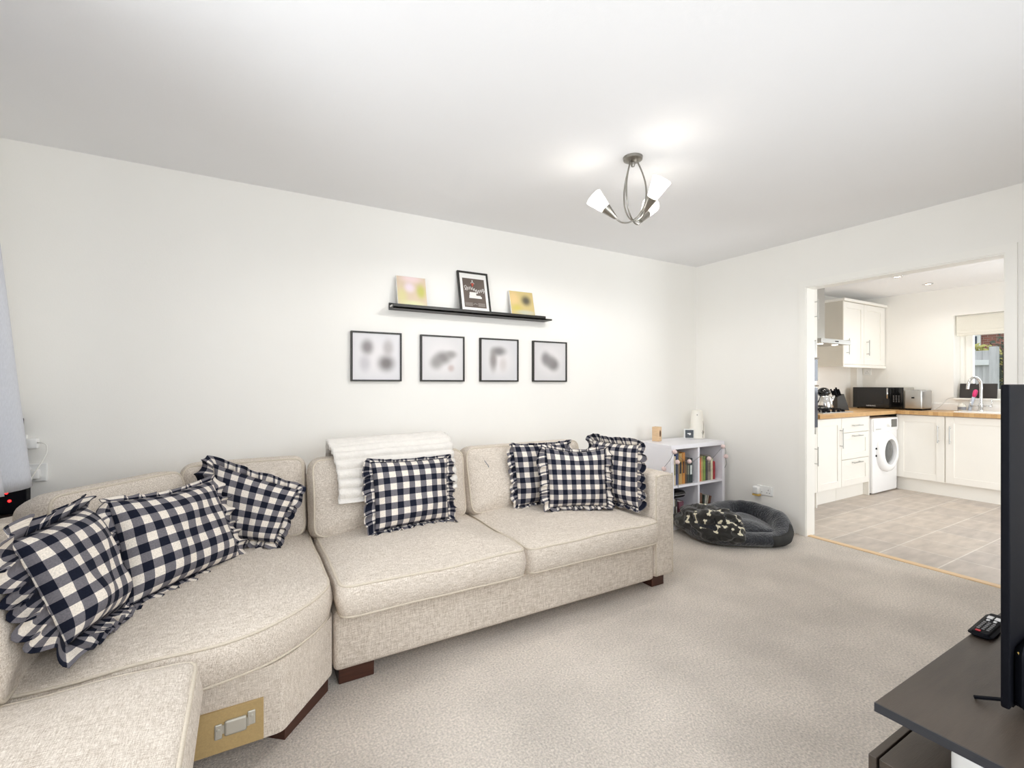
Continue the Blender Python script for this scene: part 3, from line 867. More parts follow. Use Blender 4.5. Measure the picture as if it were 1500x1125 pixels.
# ------------------------------------------------------------------ ceiling light
LC = V((1.744, 1.779, 0))
lamp = thing('ceiling_light', 'three-arm chrome ceiling light with frosted tulip shades in the sitting room', 'ceiling light', (LC.x, LC.y, 2.06))
b = lathe(NB(), [(0, 2.352), (.008, 2.352), (.012, 2.362), (.012, 2.372), (.03, 2.376), (.048, 2.386), (.05, 2.4), (0, 2.4)], LC, 32)
obj('ceiling_rose', b, M_NICKEL, lamp, smooth=True, angle=50)
rv, fv = V((.8669, -.4985, 0)), V((.4985, .8669, 0))
for ang in (170, 47, -62):
    e = rv * math.cos(math.radians(ang)) + fv * math.sin(math.radians(ang))
    pts = [(-.022, 2.378), (-.05, 2.31), (-.066, 2.24), (-.062, 2.165), (-.032, 2.10), (.012, 2.068), (.052, 2.066), (.078, 2.082), (.092, 2.1)]
    obj('arm', tube(NB(), catmull([LC + e * a + V((0, 0, z)) for a, z in pts], 8), .0042, 8), M_NICKEL, lamp, smooth=True)
    ax = (e * .115 + V((0, 0, .118))).normalized()
    c0 = LC + e * .088 + V((0, 0, 2.094))
    cup = obj('shade_holder', lathe(NB(), [(0, -.004), (.009, -.004), (.012, .006), (.026, .066), (.028, .07), (.0, .07)], c0, 24, ax), M_NICKEL, lamp, smooth=True, angle=50)
    sh = obj('lamp_shade', lathe(NB(), [(.0, .068), (.026, .07), (.031, .09), (.041, .135), (.0475, .16), (.0465, .162), (.039, .136), (.029, .092), (.0, .085)], c0, 28, ax), M_SHADE, lamp, smooth=True)
    obj('bulb', lathe(NB(), [(0, .082), (.012, .085), (.019, .105), (.017, .125), (0, .14)], c0, 16, ax), M_BULB2, sh, smooth=True)
    for kind, watts in (('SPOT', 23), ('POINT', 0.35)):     # frosted glass: most light leaves sideways and down
        l = bpy.data.lights.new('lamp_glow', kind); l.energy = watts
        if kind == 'SPOT': l.spot_size = math.radians(178); l.spot_blend = .3
        l.shadow_soft_size = .035; l.color = (1, .98, .955)
        lo_ = bpy.data.objects.new('lamp_glow', l); COL.objects.link(lo_); lo_.location = c0 + ax * .11 + e * .055

# ------------------------------------------------------------------ curtain and things in the left corner
bm = NB()
NZ, NYc = 30, 60
cols = []
for j in range(NZ + 1):
    z = .80 + (2.28 - .80) * j / NZ
    ye = 2.745 - .25 * (z - .79)
    row = []
    for i in range(NYc + 1):
        u = i / NYc
        y = 1.62 + (ye - 1.62) * u
        x = -.845 + .042 * math.sin(u * 5.5 * 2 * PI + .35 * math.sin(z * 2)) * (1 - .25 * (z - .8)) - .02 * (z - .8) + .045 * u ** 3
        row.append(bm.verts.new((x, y, z + .01 * math.sin(u * 20))))
    cols.append(row)
for A, B in zip(cols, cols[1:]):
    for k in range(NYc): bm.faces.new((A[k], A[k + 1], B[k + 1], B[k]))
cu = thing('curtain', 'pale grey pleated curtain hanging at the left edge by the side window', 'curtain', (-.84, 2.2, .8))
cf = obj('curtain_panel', bm, M_CURTAIN, cu, smooth=True)
cf.modifiers.new('cloth_thickness', 'SOLIDIFY').thickness = .003
obj('curtain_pole', tube(NB(), [(-.88, .1, 2.3), (-.88, 2.42, 2.3)], .014, 12), M_STEEL, cu, smooth=True)
for y in (.2, 2.36): obj('pole_bracket', box(LX, -.875, y - .012, y + .012, 2.288, 2.312, .003), M_STEEL, cu)
G_SK = 'white wall sockets'
def socket(label, kind, o, u, plate_w, plate_h):
    """o = lower left corner on the wall, u = wall direction unit vector, out = room side"""
    o, u = V(o), V(u)
    out = V((u.y, -u.x, 0))
    t = thing('wall_socket', label, 'socket', o, G_SK)
    mt = Matrix(((u.x, 0, out.x, o.x), (u.y, 0, out.y, o.y), (0, 1, 0, o.z), (0, 0, 0, 1)))
    obj('faceplate', bx(NB(), 0, plate_w, 0, plate_h, -.004, .012, .003, mtx=mt), M_WHITEPL, t)
    n_ = 2 if plate_w > .12 else 1
    for k in range(n_):
        cx = plate_w * (k + .5) / n_
        b = NB()
        for dx, dy, sx, sy in ((0, .012, .004, .009), (-.012, -.011, .008, .004), (.012, -.011, .008, .004)):
            bx(b, cx + dx - sx / 2, cx + dx + sx / 2, plate_h * .45 + dy - sy / 2, plate_h * .45 + dy + sy / 2, .0115, .0128, mtx=mt)
        obj('pin_slots', b, M_BLACKPL, t)
        obj('switch', bx(NB(), cx - .006 + (.02 if k else -.02), cx + .006 + (.02 if k else -.02), plate_h * .68, plate_h * .88, .0115, .016, .001, mtx=mt), M_WHITEPL, t)
    return t, mt
s1, m1 = socket('white double socket low on the wall beside the doorway, above the dog bed', '', (WX, 2.492, .262), (0, -1, 0), .140, .078)
pl = thing('plug_charger', 'white plug-in charger in the double socket above the dog bed', 'charger', (WX - .04, 2.46, .255))
b = NB(); bx(b, -.012, .044, .004, .072, .0145, .062, .012, 3, mtx=m1)
obj('charger_body', b, M_WHITEPL, pl, smooth=True, angle=50)
b = NB(); bx(b, -.016, .046, -.012, .004, .016, .058, .006, 2, mtx=m1)
obj('charger_base', b, M_GOLD, pl)
s2, m2 = socket('white single socket low on the back wall beside the curtain, behind the sofa', '', (-.925, BY, .752), (1, 0, 0), .086, .086)
pg = thing('phone_plug', 'white plug with trailing cable in the socket behind the corner sofa', 'charger', (-.89, 3.09, .77))
b = NB(); bx(b, .028, .066, .016, .062, .0145, .045, .006, 3, mtx=m2)
obj('plug_body', b, M_WHITEPL, pg, smooth=True, angle=50)
obj('plug_cable', tube(NB(), catmull([(-.882, 3.089, .775), (-.885, 3.05, .745), (-.90, 3.0, .72), (-.93, 2.97, .695), (-.955, 2.95, .674)], 8), .0026, 6), M_CABLE, pg, smooth=True)
s3, m3 = socket('white double socket on the back wall at the curtain edge, above the single socket', '', (-1.05, BY, .898), (1, 0, 0), .140, .084)
pg = thing('adapter_plug', 'white adapter with looping cable in the upper socket at the curtain edge', 'charger', (-.885, 3.09, .92))
b = NB(); bx(b, .100, .188, .018, .066, .0145, .05, .006, 3, mtx=m3)
obj('plug_body', b, M_WHITEPL, pg, smooth=True, angle=50)
obj('plug_cable', tube(NB(), catmull([(-.862, 3.085, .945), (-.84, 3.07, .945), (-.822, 3.06, .93), (-.822, 3.05, .89), (-.845, 3.03, .83), (-.875, 3.0, .76), (-.91, 2.955, .70), (-.925, 2.945, .668)], 8), .0028, 6), M_CABLE, pg, smooth=True)
t = thing('side_table', 'small black side table in the back left corner behind the sofa', 'table', (-.93, 2.97, 0))
obj('table_top', box(-1.045, -.83, 2.86, 3.1, .62, .645, .003), M_BLACKFR, t)
for x in (-1.035, -.86):
    for y in (2.87, 3.07): obj('leg', box(x, x + .02, y, y + .02, 0, .622), M_BLACKFR, t)
t = thing('router', 'black router box with red light on the corner table below the curtain', 'router', (-.93, 2.97, .645))
obj('router_body', box(-1.02, -.855, 2.925, 2.985, .646, .76, .006), M_BLACKPL, t)
for x, z in ((-.908, .705), (-.918, .742)):
    obj('indicator_light', lathe(NB(), [(0, .004), (.005, .003), (.006, 0)], (x, 2.925, z), 10, (0, -1, 0)), M_LED, t, smooth=True)
t = thing('speaker', 'slim black upright speaker on the corner table, half hidden by curtain', 'speaker', (-.96, 3.05, .645))
obj('speaker_body', box(-1.02, -.905, 3.03, 3.085, .646, 1.07, .01, 3), M_BLACKPL, t)
obj('speaker_grille', box(-1.01, -.915, 3.026, 3.031, .67, 1.05, .002), M_BLACKFR, t)

# ------------------------------------------------------------------ bookcase
bk = thing('bookcase', 'white four-cube bookcase in the back right corner', 'bookcase', (3.44, 2.91, 0))
X0, X1, Y0, Y1, ZT = 3.092, 3.79, 2.712, 3.10, .712
b = NB()
bx(b, X0, X1, Y0, Y1, ZT - .036, ZT, .002); bx(b, X0, X1, Y0, Y1, 0, .036, .002)
bx(b, X0, X0 + .034, Y0, Y1, .036, ZT - .036, .001); bx(b, X1 - .034, X1, Y0, Y1, .036, ZT - .036, .001)
obj('carcass', b, M_WHITELAM, bk)
XM = (X0 + X1) / 2
obj('upright_divider', box(XM - .011, XM + .011, Y0 + .002, Y1 - .005, .036, ZT - .036), M_WHITELAM, bk)
for a, c_ in ((X0 + .034, XM - .011), (XM + .011, X1 - .034)): obj('shelf', box(a, c_, Y0 + .002, Y1 - .005, .350, .368), M_WHITELAM, bk)
obj('back_panel', box(X0 + .01, X1 - .01, Y1 - .006, Y1, .01, ZT - .01), M_WHITELAM, bk)
NBK = [0]
def book(x, w, h, z, rgb, label, group, lean=0.0, dep=.19, title=None, spine=None):
    NBK[0] += 1
    m_ = mat('book_cover_%d' % NBK[0], rgb, 0.6, var=0.25, vscale=26)
    t = thing('book', label, 'book', (x + w / 2, Y0 + .03 + dep / 2, z), group)
    mt = Matrix.Translation((-w / 2, 0, 0)) @ Matrix.Rotation(lean, 4, 'Y')
    b = NB()
    bx(b, 0, .003, -dep / 2, dep / 2, 0, h, mtx=mt); bx(b, w - .003, w, -dep / 2, dep / 2, 0, h, mtx=mt)
    bx(b, 0, w, -dep / 2 - .002, -dep / 2 + .002, 0, h, .001, mtx=mt)
    obj('cover', b, m_, t, local=True)
    obj('pages', bx(NB(), .003, w - .003, -dep / 2 + .002, dep / 2 - .004, .003, h - .004, mtx=mt), M_PAPER, t, local=True)
    if title:
        b = NB()
        bx(b, w * .2, w * .8, -dep / 2 - .003, -dep / 2 - .0018, h * .35, h * .72, mtx=mt)
        obj('spine_print', b, mat('spine_ink_%d' % NBK[0], title, .6, var=.2, vscale=80), t, local=True)
    return t
UL = [(.026, .250, (104, 110, 72), (206, 196, 150), 'olive green patterned book at the left end of the upper left cube'),
      (.022, .245, (222, 206, 176), (120, 120, 80), 'cream-spined book second from left in the upper left cube'),
      (.034, .262, (58, 70, 108), (30, 34, 50), 'navy blue book in the upper left cube'),
      (.040, .265, (176, 142, 82), (40, 36, 32), 'gold and black patterned book in the middle of the upper left cube'),
      (.036, .270, (186, 124, 48), (70, 44, 30), 'orange-gold book, tallest in the upper left cube'),
      (.024, .225, (70, 56, 46), (120, 100, 70), 'dark brown book right of the orange-gold one'),
      (.026, .215, (50, 60, 54), (140, 140, 120), 'dark green book second from right in the upper left cube'),
      (.040, .212, (34, 46, 46), (214, 220, 216), 'blackish green book with white flecks at right of the upper left cube')]
x = X0 + .037
for w, h, c, ti, lab in UL:
    book(x, w, h, .3685, c, lab, 'books in the upper left cube', title=ti); x += w + .0022
UR = [(.050, .205, (206, 112, 74), None, 'thick terracotta orange book in the upper right cube'),
      (.018, .222, (196, 172, 112), None, 'thin tan book right of the terracotta one'),
      (.034, .215, (122, 146, 70), None, 'leaf green book in the upper right cube'),
      (.026, .212, (66, 64, 66), None, 'dark grey book right of the green one'),
      (.040, .216, (152, 142, 128), (120, 110, 98), 'taupe book in the upper right cube'),
      (.024, .195, (222, 220, 186), None, 'pale cream book left of the small red one'),
      (.030, .160, (166, 46, 54), None, 'short dark red book at the right of the upper right cube')]
x = XM + .014
for w, h, c, ti, lab in UR:
    book(x, w, h, .3685, c, lab, 'books in the upper right cube', title=ti); x += w + .003
LLb = [(.022, .215, (212, 208, 196), (120, 118, 110), 'off-white book at the far left of the lower left cube'),
       (.020, .212, (182, 178, 160), (90, 90, 84), 'grey-cream book second from left in the lower left cube'),
       (.022, .205, (60, 58, 56), (200, 196, 188), 'black book third from left in the lower left cube'),
       (.060, .185, (112, 66, 78), (196, 160, 160), 'thick plum red book in the lower left cube')]
x = X0 + .037
for i, (w, h, c, ti, lab) in enumerate(LLb):
    book(x, w, h, .0365, c, lab, 'books in the lower left cube', title=ti); x += w + (.02 if i == 2 else .003)
LR = [(.038, .235, (150, 108, 84), 0, 'brown book at the left of the lower right cube'),
      (.022, .225, (118, 86, 66), 0, 'dark brown book beside the brown one in the lower right cube'),
      (.014, .205, (70, 82, 72), .10, 'thin dark green book leaning in the lower right cube'),
      (.012, .200, (222, 218, 208), .14, 'thin white book leaning in the lower right cube'),
      (.014, .198, (188, 180, 160), .18, 'thin beige book leaning in the lower right cube'),
      (.022, .190, (112, 74, 56), .24, 'reddish brown book leaning at the right of the lower right cube')]
x = XM + .015
for w, h, c, le, lab in LR:
    book(x, w, h, .0368 + (w * math.sin(le) if le else 0), c, lab, 'books in the lower right cube', lean=le); x += w + (.006 if le else .003)
t = thing('zip_case', 'glossy black zip case lying on the books in the lower left cube', 'case', (3.20, 2.83, .253))
cm, lo, hi = slab(rpoly(rect(3.13, 3.32, 2.735, 2.93), .05), .055, r=.02, crown=.008, n=64, mtx=Matrix.Translation((0, 0, .254)))
cs = obj('case_body', cm, M_BLACKGL, t, smooth=True)
mid = [(a + c_) / 2 for a, c_ in zip(lo, hi)]
obj('zip', tube(NB(), [p + (p - V((3.225, 2.83, p.z))).normalized() * .012 for p in mid], .003, 5, closed=True), M_STRING, cs)
# garland across the front
gl = thing('pompom_garland', 'string of pale pink pompoms draped across the front of the bookcase', 'garland', (3.44, 2.69, .37))
gp = [(3.08, 2.80, .50), (3.07, 2.702, .60), (3.115, 2.692, .668), (3.20, 2.695, .60), (3.31, 2.694, .555), (3.44, 2.694, .60), (3.50, 2.694, .565), (3.56, 2.694, .555), (3.66, 2.694, .61), (3.745, 2.693, .665), (3.776, 2.693, .63), (3.779, 2.695, .56), (3.80, 2.702, .50), (3.805, 2.74, .44)]
obj('string', tube(NB(), catmull(gp, 8), .0018, 5), M_STRING, gl)
obj('string', tube(NB(), catmull([(3.165, 2.7, .66), (3.152, 2.695, .56), (3.155, 2.695, .45), (3.150, 2.69, .36)], 6), .0024, 5), M_STRING, gl)
for p in ((3.082, 2.78, .51), (3.108, 2.688, .662), (3.143, 2.690, .575), (3.29, 2.690, .568), (3.545, 2.690, .572), (3.735, 2.688, .666), (3.775, 2.688, .575)):
    bm = NB(); bmesh.ops.create_icosphere(bm, subdivisions=3, radius=.019)
    for v in bm.verts: v.co = V(p) + v.co * (1 + .12 * noise.noise(v.co * 90 + V(p)))
    obj('pompom', bm, M_POM, gl, smooth=True)
# on top
t = thing('wooden_holder', 'small pale wooden block with an oval hole on the left of the bookcase top', 'ornament', (3.235, 3.0, ZT), rotz=math.radians(-72))
obj('block', box(-.032, .032, -.032, .032, 0.0005, .13, .004), M_PINE, t, local=True)
b = NB()
q = Matrix.Translation((.033, 0, .07)) @ Matrix.Rotation(PI / 2, 4, 'Y') @ Matrix.Diagonal((1.5, .75, 1, 1))
tmp = NB(); lathe(tmp, [(0, .0006), (.018, .0006), (.02, -.001)], (0, 0, 0), 20); merge(b, tmp, q)
obj('oval_hole', b, M_HOLE, t, local=True)
t = thing('thermostat', 'small square thermostat with dark face and white rim on the bookcase', 'thermostat', (3.63, 2.97, ZT), rotz=math.radians(-38))
obj('stand', box(-.045, .045, -.004, .03, .0005, .092, .008, 3), M_WHITEPL, t, smooth=True, local=True, angle=50)
obj('screen', box(-.037, .037, -.007, -.003, .010, .084, .003), mat('slate_face', (88, 92, 98), .3, var=.03), t, local=True)
b = NB(); lathe(b, [(0, .002), (.010, .0015), (.011, 0)], (.004, -.0071, .047), 20, (0, -1, 0)); bx(b, -.018, .004, -.0085, -.007, .046, .056, .001)
obj('weather_symbol', b, M_WHITEPL, t, local=True)
t = thing('air_purifier', 'white tapered air purifier standing behind the thermostat on the bookcase', 'air purifier', (3.735, 2.965, ZT), rotz=math.radians(-38))
pr_ = [(0, .0005), (.064, .0005), (.069, .006), (.069, .012), (.064, .10), (.056, .19), (.0495, .245), (.046, .262), (.036, .270), (0, .272)]
b = lathe(NB(), pr_, (0, 0, 0), 40)
obj('body', b, mat('cream_plastic', (242, 238, 228), .4, var=.01), t, smooth=True, local=True, angle=60)
b = lathe(NB(), [(0, .003), (.0035, .0025), (.0042, 0)], (-.012, -.0525, .225), 12, (0, -1, .13))
obj('sensor', b, M_BLACKPL, t, local=True)
b = NB()
tube(b, [(.036, -.0595, .012), (.046, -.047, .09), (.047, -.042, .13), (.043, -.038, .17)], .0014, 5)
tube(b, [(.040, -.055, .04), (.028, -.062, .065)], .0018, 5); tube(b, [(.042, -.053, .05), (.036, -.057, .08)], .0018, 5); tube(b, [(.041, -.054, .045), (.05, -.045, .07)], .0018, 5)
obj('twig_decor', b, mat('twig_ink', (120, 112, 100), .8, var=.1), t, local=True)

# ------------------------------------------------------------------ dog bed with blanket
bed = thing('dog_bed', 'dark grey plush dog bed with raised rim beside the bookcase', 'dog bed', (3.45, 2.35, 0))
OUT = [(3.03, 2.36), (3.10, 2.22), (3.27, 2.10), (3.43, 2.00), (3.56, 1.985), (3.72, 2.07), (3.82, 2.22), (3.87, 2.42), (3.83, 2.58), (3.70, 2.66), (3.50, 2.665), (3.28, 2.645), (3.12, 2.62), (3.04, 2.52)]
path = resample([V((p.x, p.y)) for p in catmull([V((*p, 0)) for p in OUT], 8, closed=True)], 110)
ip = inset(path, .072)
bm = NB()
rings = []; HG = []
for k, p in enumerate(ip):
    t_ = (ip[(k + 1) % 110] - ip[k - 1]).normalized(); nin = V((-t_.y, t_.x))
    front = max(0, 1 - (V((p.x, p.y)) - V((3.37, 2.09))).length / .34)
    hgt = .205 - .105 * min(1, front * 1.6) + .008 * noise.noise(V((k * .2, 0, 1)))
    HG.append(hgt); ring = []
    for a in range(16):
        A = 2 * PI * a / 16
        ca, sa = math.cos(A), math.sin(A)
        rx = .072 * (1 + .05 * noise.noise(V((k * .3, a, 0))))
        ring.append(bm.verts.new((p.x + nin.x * ca * rx, p.y + nin.y * ca * rx, .006 + hgt / 2 + sa * hgt / 2)))
    rings.append(ring)
for k in range(110):
    A, B = rings[k], rings[(k + 1) % 110]
    for a in range(16): bm.faces.new((A[a], B[a], B[(a + 1) % 16], A[(a + 1) % 16]))
bmesh.ops.recalc_face_normals(bm, faces=bm.faces)
rim = obj('rim_bolster', bm, M_PLUSH, bed, smooth=True)
cm, lo, hi = slab(inset(path, .10), .10, r=.04, crown=.035, wob=.03, seed=4, mtx=Matrix.Translation((0, 0, .012)))
obj('base_cushion', cm, M_PLUSH, bed, smooth=True)
bm = NB()                                             # smooth canvas gusset at the front right corner
gv = []
for k in range(110):
    p = path[k]
    if -.2 < math.atan2(p.y - 2.35, p.x - 3.45) + PI / 2 < .62 and p.y < 2.2:
        gv.append(k)
prevc = None
for k in gv:
    p = ip[k]; t_ = (ip[(k + 1) % 110] - ip[k - 1]).normalized(); nin = V((-t_.y, t_.x))
    col = [bm.verts.new((p.x - nin.x * math.cos(A) * .076, p.y - nin.y * math.cos(A) * .076, .006 + HG[k] / 2 + math.sin(A) * HG[k] * .51)) for A in [math.radians(d) for d in (-55, -30, 0, 30, 52)]]
    if prevc:
        for a in range(4): bm.faces.new((prevc[a], col[a], col[a + 1], prevc[a + 1]))
    prevc = col
go = obj('corner_panel', bm, M_PLUSH2, rim, smooth=True)
go.modifiers.new('cloth_thickness', 'SOLIDIFY').thickness = .003
# blanket heaped over the left side
def blob(c, ax, ay, az, rot, seed, sub=7):
    bm = NB(); bmesh.ops.create_icosphere(bm, subdivisions=sub, radius=1)
    q = Matrix.Rotation(rot, 3, 'Z')
    for v in bm.verts:
        d = v.co.copy()
        k = 1 + .20 * noise.noise(d * 1.9 + V((seed, 0, 0))) + .11 * noise.noise(d * 3.6 + V((0, seed, 0))) - .10 * abs(noise.noise(V((d.x * 6, d.y * 2.5, d.z * 3 + seed))))
        v.co = q @ V((d.x * ax * k, d.y * ay * k, d.z * az * k)) + V(c)
        if v.co.z < .012: v.co.z = .012 + .1 * (v.co.z - .012)
    return bm
BC = V((3.185, 2.415, .125)); brot = math.radians(-80)
bm = blob(BC, .285, .172, .138, brot, 2.4)
bmesh.ops.recalc_face_normals(bm, faces=bm.faces)
def in_bone(x, y):
    if abs(x) < .42 and abs(y) < .10: return True
    return any((x - cx) ** 2 + (y - cy) ** 2 < .15 ** 2 for cx in (-.42, .42) for cy in (-.12, .12))
def in_paw(x, y): return any((x - cx) ** 2 + (y - cy) ** 2 < r_ * r_ for cx, cy, r_ in ((0, -.1, .26), (-.32, .2, .13), (-.12, .36, .13), (.12, .36, .13), (.32, .2, .13)))
rb = random.Random(11)
motifs = []
for az, el, kind in ((-178, 30, 'bone'), (-166, 4, 'dot'), (-160, 18, 'bone'), (-152, 52, 'bone'), (-146, 30, 'paw'), (-140, 8, 'bone'), (-128, 26, 'bone'), (-122, 48, 'paw'), (-112, 12, 'dot'),
        (-104, 32, 'bone'), (-96, 6, 'bone'), (-88, 24, 'paw'), (-78, 40, 'bone'), (-72, 10, 'bone'), (-170, 64, 'paw'), (-105, 66, 'bone'), (166, 20, 'bone'), (175, 48, 'dot'), (-60, 60, 'dot'), (-134, 70, 'bone'), (60, 72, 'bone'), (-50, 24, 'bone'), (-115, 38, 'dot')):
    A_, E_ = math.radians(az), math.radians(el)
    dr_ = Matrix.Rotation(brot, 3, 'Z') @ V((math.cos(A_ - brot) * math.cos(E_) * .285, math.sin(A_ - brot) * math.cos(E_) * .172, math.sin(E_) * .138))
    nr = V((dr_.x, dr_.y, dr_.z * 2.2)).normalized()
    x = nr.orthogonal().normalized(); x = Matrix.Rotation(rb.uniform(0, 6), 3, nr) @ x
    motifs.append((BC + dr_, nr, x, nr.cross(x), kind))
for f in bm.faces:
    c_ = f.calc_center_median()
    for o_, nr, x, y, kind in motifs:
        w = c_ - o_
        if w.length > .06: continue
        px, py = w.dot(x) / .056, w.dot(y) / .056
        if kind == 'bone' and in_bone(px, py): f.material_index = 1
        elif kind == 'dot' and px * px + py * py < .03: f.material_index = 1
        elif kind == 'paw' and in_paw(px, py): f.material_index = 2
bl = obj('dog_blanket', bm, [M_FLEECE, M_BONE, M_PAW], smooth=True)
tag(bl, 'dark grey fleece blanket printed with cream bones, heaped on the dog bed', 'blanket')

# ------------------------------------------------------------------ tv unit, tv, remote
tu = thing('tv_unit', 'black-brown wood-grain tv unit in the right foreground', 'tv stand', (2.1, .35, 0))
obj('top_board', box(1.338, 2.95, .14, .547, .428, .45, .0015), [M_TVWOOD], tu)
obj('edge_band', box(1.336, 1.3385, .14, .547, .4285, .4495), M_TVEDGE, tu)
obj('lower_top', box(1.346, 2.95, .14, .541, .292, .311, .0015), M_TVWOOD, tu)
obj('drawer_front', box(1.342, 2.1, .545, .562, .05, .312, .0015), M_TVWOOD, tu)
obj('drawer_front', box(2.105, 2.95, .545, .562, .05, .312, .0015), M_TVWOOD, tu)
obj('side_panel', box(1.346, 1.362, .14, .541, 0, .292), M_TVEDGE, tu)
obj('side_panel', box(2.934, 2.95, .14, .541, 0, .292), M_TVEDGE, tu)
obj('back_panel', box(1.362, 2.934, .14, .15, .02, .292), M_TVEDGE, tu)
obj('bottom_board', box(1.362, 2.934, .15, .541, .03, .05), M_TVEDGE, tu)
for x in (1.95, 2.9): obj('upright', box(x, x + .022, .16, .52, .311, .428), M_TVWOOD, tu)
t = thing('game_console', 'white rounded device on the lower shelf under the tv unit top', 'device', (1.5, .33, .311))
obj('shell', box(1.398, 1.64, .19, .43, .3115, .405, .03, 5), M_WHITEPL, t, smooth=True, angle=50)
obj('vent_slot', box(1.45, 1.6, .428, .4315, .35, .356), M_BLACKPL, t)
tv = thing('television', 'black television seen from behind at the right edge, standing on the tv unit', 'television', (2.15, .36, .45))
obj('screen_panel', box(1.54, 2.78, .362, .378, .470, 1.227, .004, 2), M_BLACKPL, tv)
obj('screen', box(1.55, 2.77, .3775, .3792, .485, 1.217), M_BLACKGL, tv)
cm, lo, hi = slab(rpoly([(1.567, .474), (2.752, .474), (2.752, .61), (2.6, .612), (1.7, .612), (1.567, .61)], .012), .032, r=.008, crown=0, n=140, mtx=Matrix.Translation((0, .363, 0)) @ Matrix.Rotation(PI / 2, 4, 'X'))
hs = obj('back_housing', cm, M_BLACKPL, tv, smooth=True, angle=35)
b = NB()
for (y0, z0, y1, z1) in ((.355, .606, .343, .584), (.343, .584, .338, .604)):
    tube(b, [(1.5665, y0, z0 - .004), (1.5665, y1, z1 - .004)], .0016, 6)
obj('gold_letter', b, M_GOLD, hs)
for x in (1.555, 2.72):
    b = NB()
    tube(b, [(x + .02, .370, .478), (x + .012, .43, .4535)], .0045, 6); tube(b, [(x + .02, .370, .478), (x + .035, .26, .4535)], .0045, 6)
    bx(b, x + .012, x + .03, .362, .376, .468, .49)
    obj('foot', b, M_BLACKPL, tv)
rm = thing('remote_control', 'black remote control with white and red buttons on the tv unit', 'remote control', (2.055, .528, .45), rotz=math.radians(2))
cm, lo, hi = slab(rpoly(rect(-.102, .102, -.021, .021), .008), .016, r=.004, crown=.001, n=60, mtx=Matrix.Translation((0, 0, .0005)))
rb_ = obj('remote_body', cm, M_BLACKPL, rm, smooth=True, local=True, angle=40)
M_BTN = mat('white_button', (232, 232, 232), .5, var=.02); M_BTR = mat('red_button', (196, 40, 52), .5, var=.02); M_BTG = mat('grey_button', (120, 120, 122), .5, var=.02)
for x, y, sx, sy, m_ in ((-.088, .006, .010, .012, M_BTR), (.052, .009, .024, .014, M_BTN), (.052, -.009, .024, .014, M_BTN), (.022, .008, .012, .008, M_BTN), (.022, -.008, .012, .008, M_BTN)):
    obj('button', box(x - sx / 2, x + sx / 2, y - sy / 2, y + sy / 2, .0165, .0195, .001), m_, rb_, local=True)
for i in range(5):
    for j in range(3): obj('button', box(-.07 + i * .016, -.061 + i * .016, -.0145 + j * .011, -.0075 + j * .011, .0165, .0188, .0008), M_BTG, rb_, local=True)

# ------------------------------------------------------------------ kitchen
def shaker(parent, face, a0, a1, z0, z1, at, name='door', rail=.07, rec=.008, flat=False):
    """door: face 'y' faces -Y with front at Y=at ; face 'x' faces -X with front at X=at"""
    b = NB()
    def q(p0, p1, q0, q1, d0, d1, bev=.0012):
        if face == 'y': bx(b, p0, p1, at + d0, at + d1, q0, q1, bev)
        else: bx(b, at + d0, at + d1, p0, p1, q0, q1, bev)
    g = .0015
    a0 += g; a1 -= g; z0 += g; z1 -= g
    if flat: q(a0, a1, z0, z1, 0, .019)
    else:
        q(a0 + .01, a1 - .01, z0 + .01, z1 - .01, rec, .019, 0)
        q(a0, a0 + rail, z0, z1, 0, .019); q(a1 - rail, a1, z0, z1, 0, .019)
        q(a0 + rail, a1 - rail, z0, z0 + rail, 0, .019); q(a0 + rail, a1 - rail, z1 - rail, z1, 0, .019)
    return obj(name, b, M_KDOOR, parent)
def handle(parent, face, at, p, q, axis='z', ln=.19):
    """bar handle: p along the wall, q height (its centre)"""
    b = NB()
    def P(a, z, d): return (a, at - d, z) if face == 'y' else (at - d, a, z)
    if axis == 'z':
        tube(b, [P(p, q - ln / 2, .032), P(p, q + ln / 2, .032)], .0055, 8)
        for s in (-1, 1): tube(b, [P(p, q + s * ln * .38, 0), P(p, q + s * ln * .38, .032)], .0045, 8)
    else:
        tube(b, [P(p - ln / 2, q, .032), P(p + ln / 2, q, .032)], .0055, 8)
        for s in (-1, 1): tube(b, [P(p + s * ln * .38, q, 0), P(p + s * ln * .38, q, .032)], .0045, 8)
    return obj('handle', b, M_STEEL, parent, smooth=True, angle=50)
YF = 2.50
# tall oven housing
t = thing('oven_housing', 'tall white cabinet with built-in double oven just inside the kitchen doorway', 'cabinet', (4.63, 2.82, 0))
obj('carcass', box(4.34, 4.915, YF + .02, BY - .004, .15, 2.24), M_KDOOR, t)
obj('side_panel', box(4.912, 4.93, YF, BY - .004, 0, 2.24, .001), M_KDOOR, t)
d_ = shaker(t, 'y', 4.34, 4.912, 1.66, 2.22, YF); handle(d_, 'y', YF, 4.885, 1.965)
d_ = shaker(t, 'y', 4.34, 4.912, .15, .735, YF); handle(d_, 'y', YF, 4.885, .515)
ov = obj('double_oven', box(4.345, 4.908, YF - .004, YF + .02, .74, 1.655, .002), M_STEEL, t)
obj('control_panel', box(4.36, 4.9, YF - .009, YF - .004, 1.50, 1.645), M_STEEL, ov)
for z0, z1 in ((1.26, 1.47), (.80, 1.19)): obj('oven_door', box(4.35, 4.903, YF - .020, YF - .004, z0, z1, .002), M_OVENGL, ov)
for z in (1.478, 1.212): obj('oven_handle', tube(NB(), [(4.40, YF - .045, z), (4.86, YF - .045, z)], .008, 8), M_CHROME, ov, smooth=True)
obj('plinth', box(4.34, 4.91, YF + .055, YF + .073, 0, .15), M_KDOOR, t)
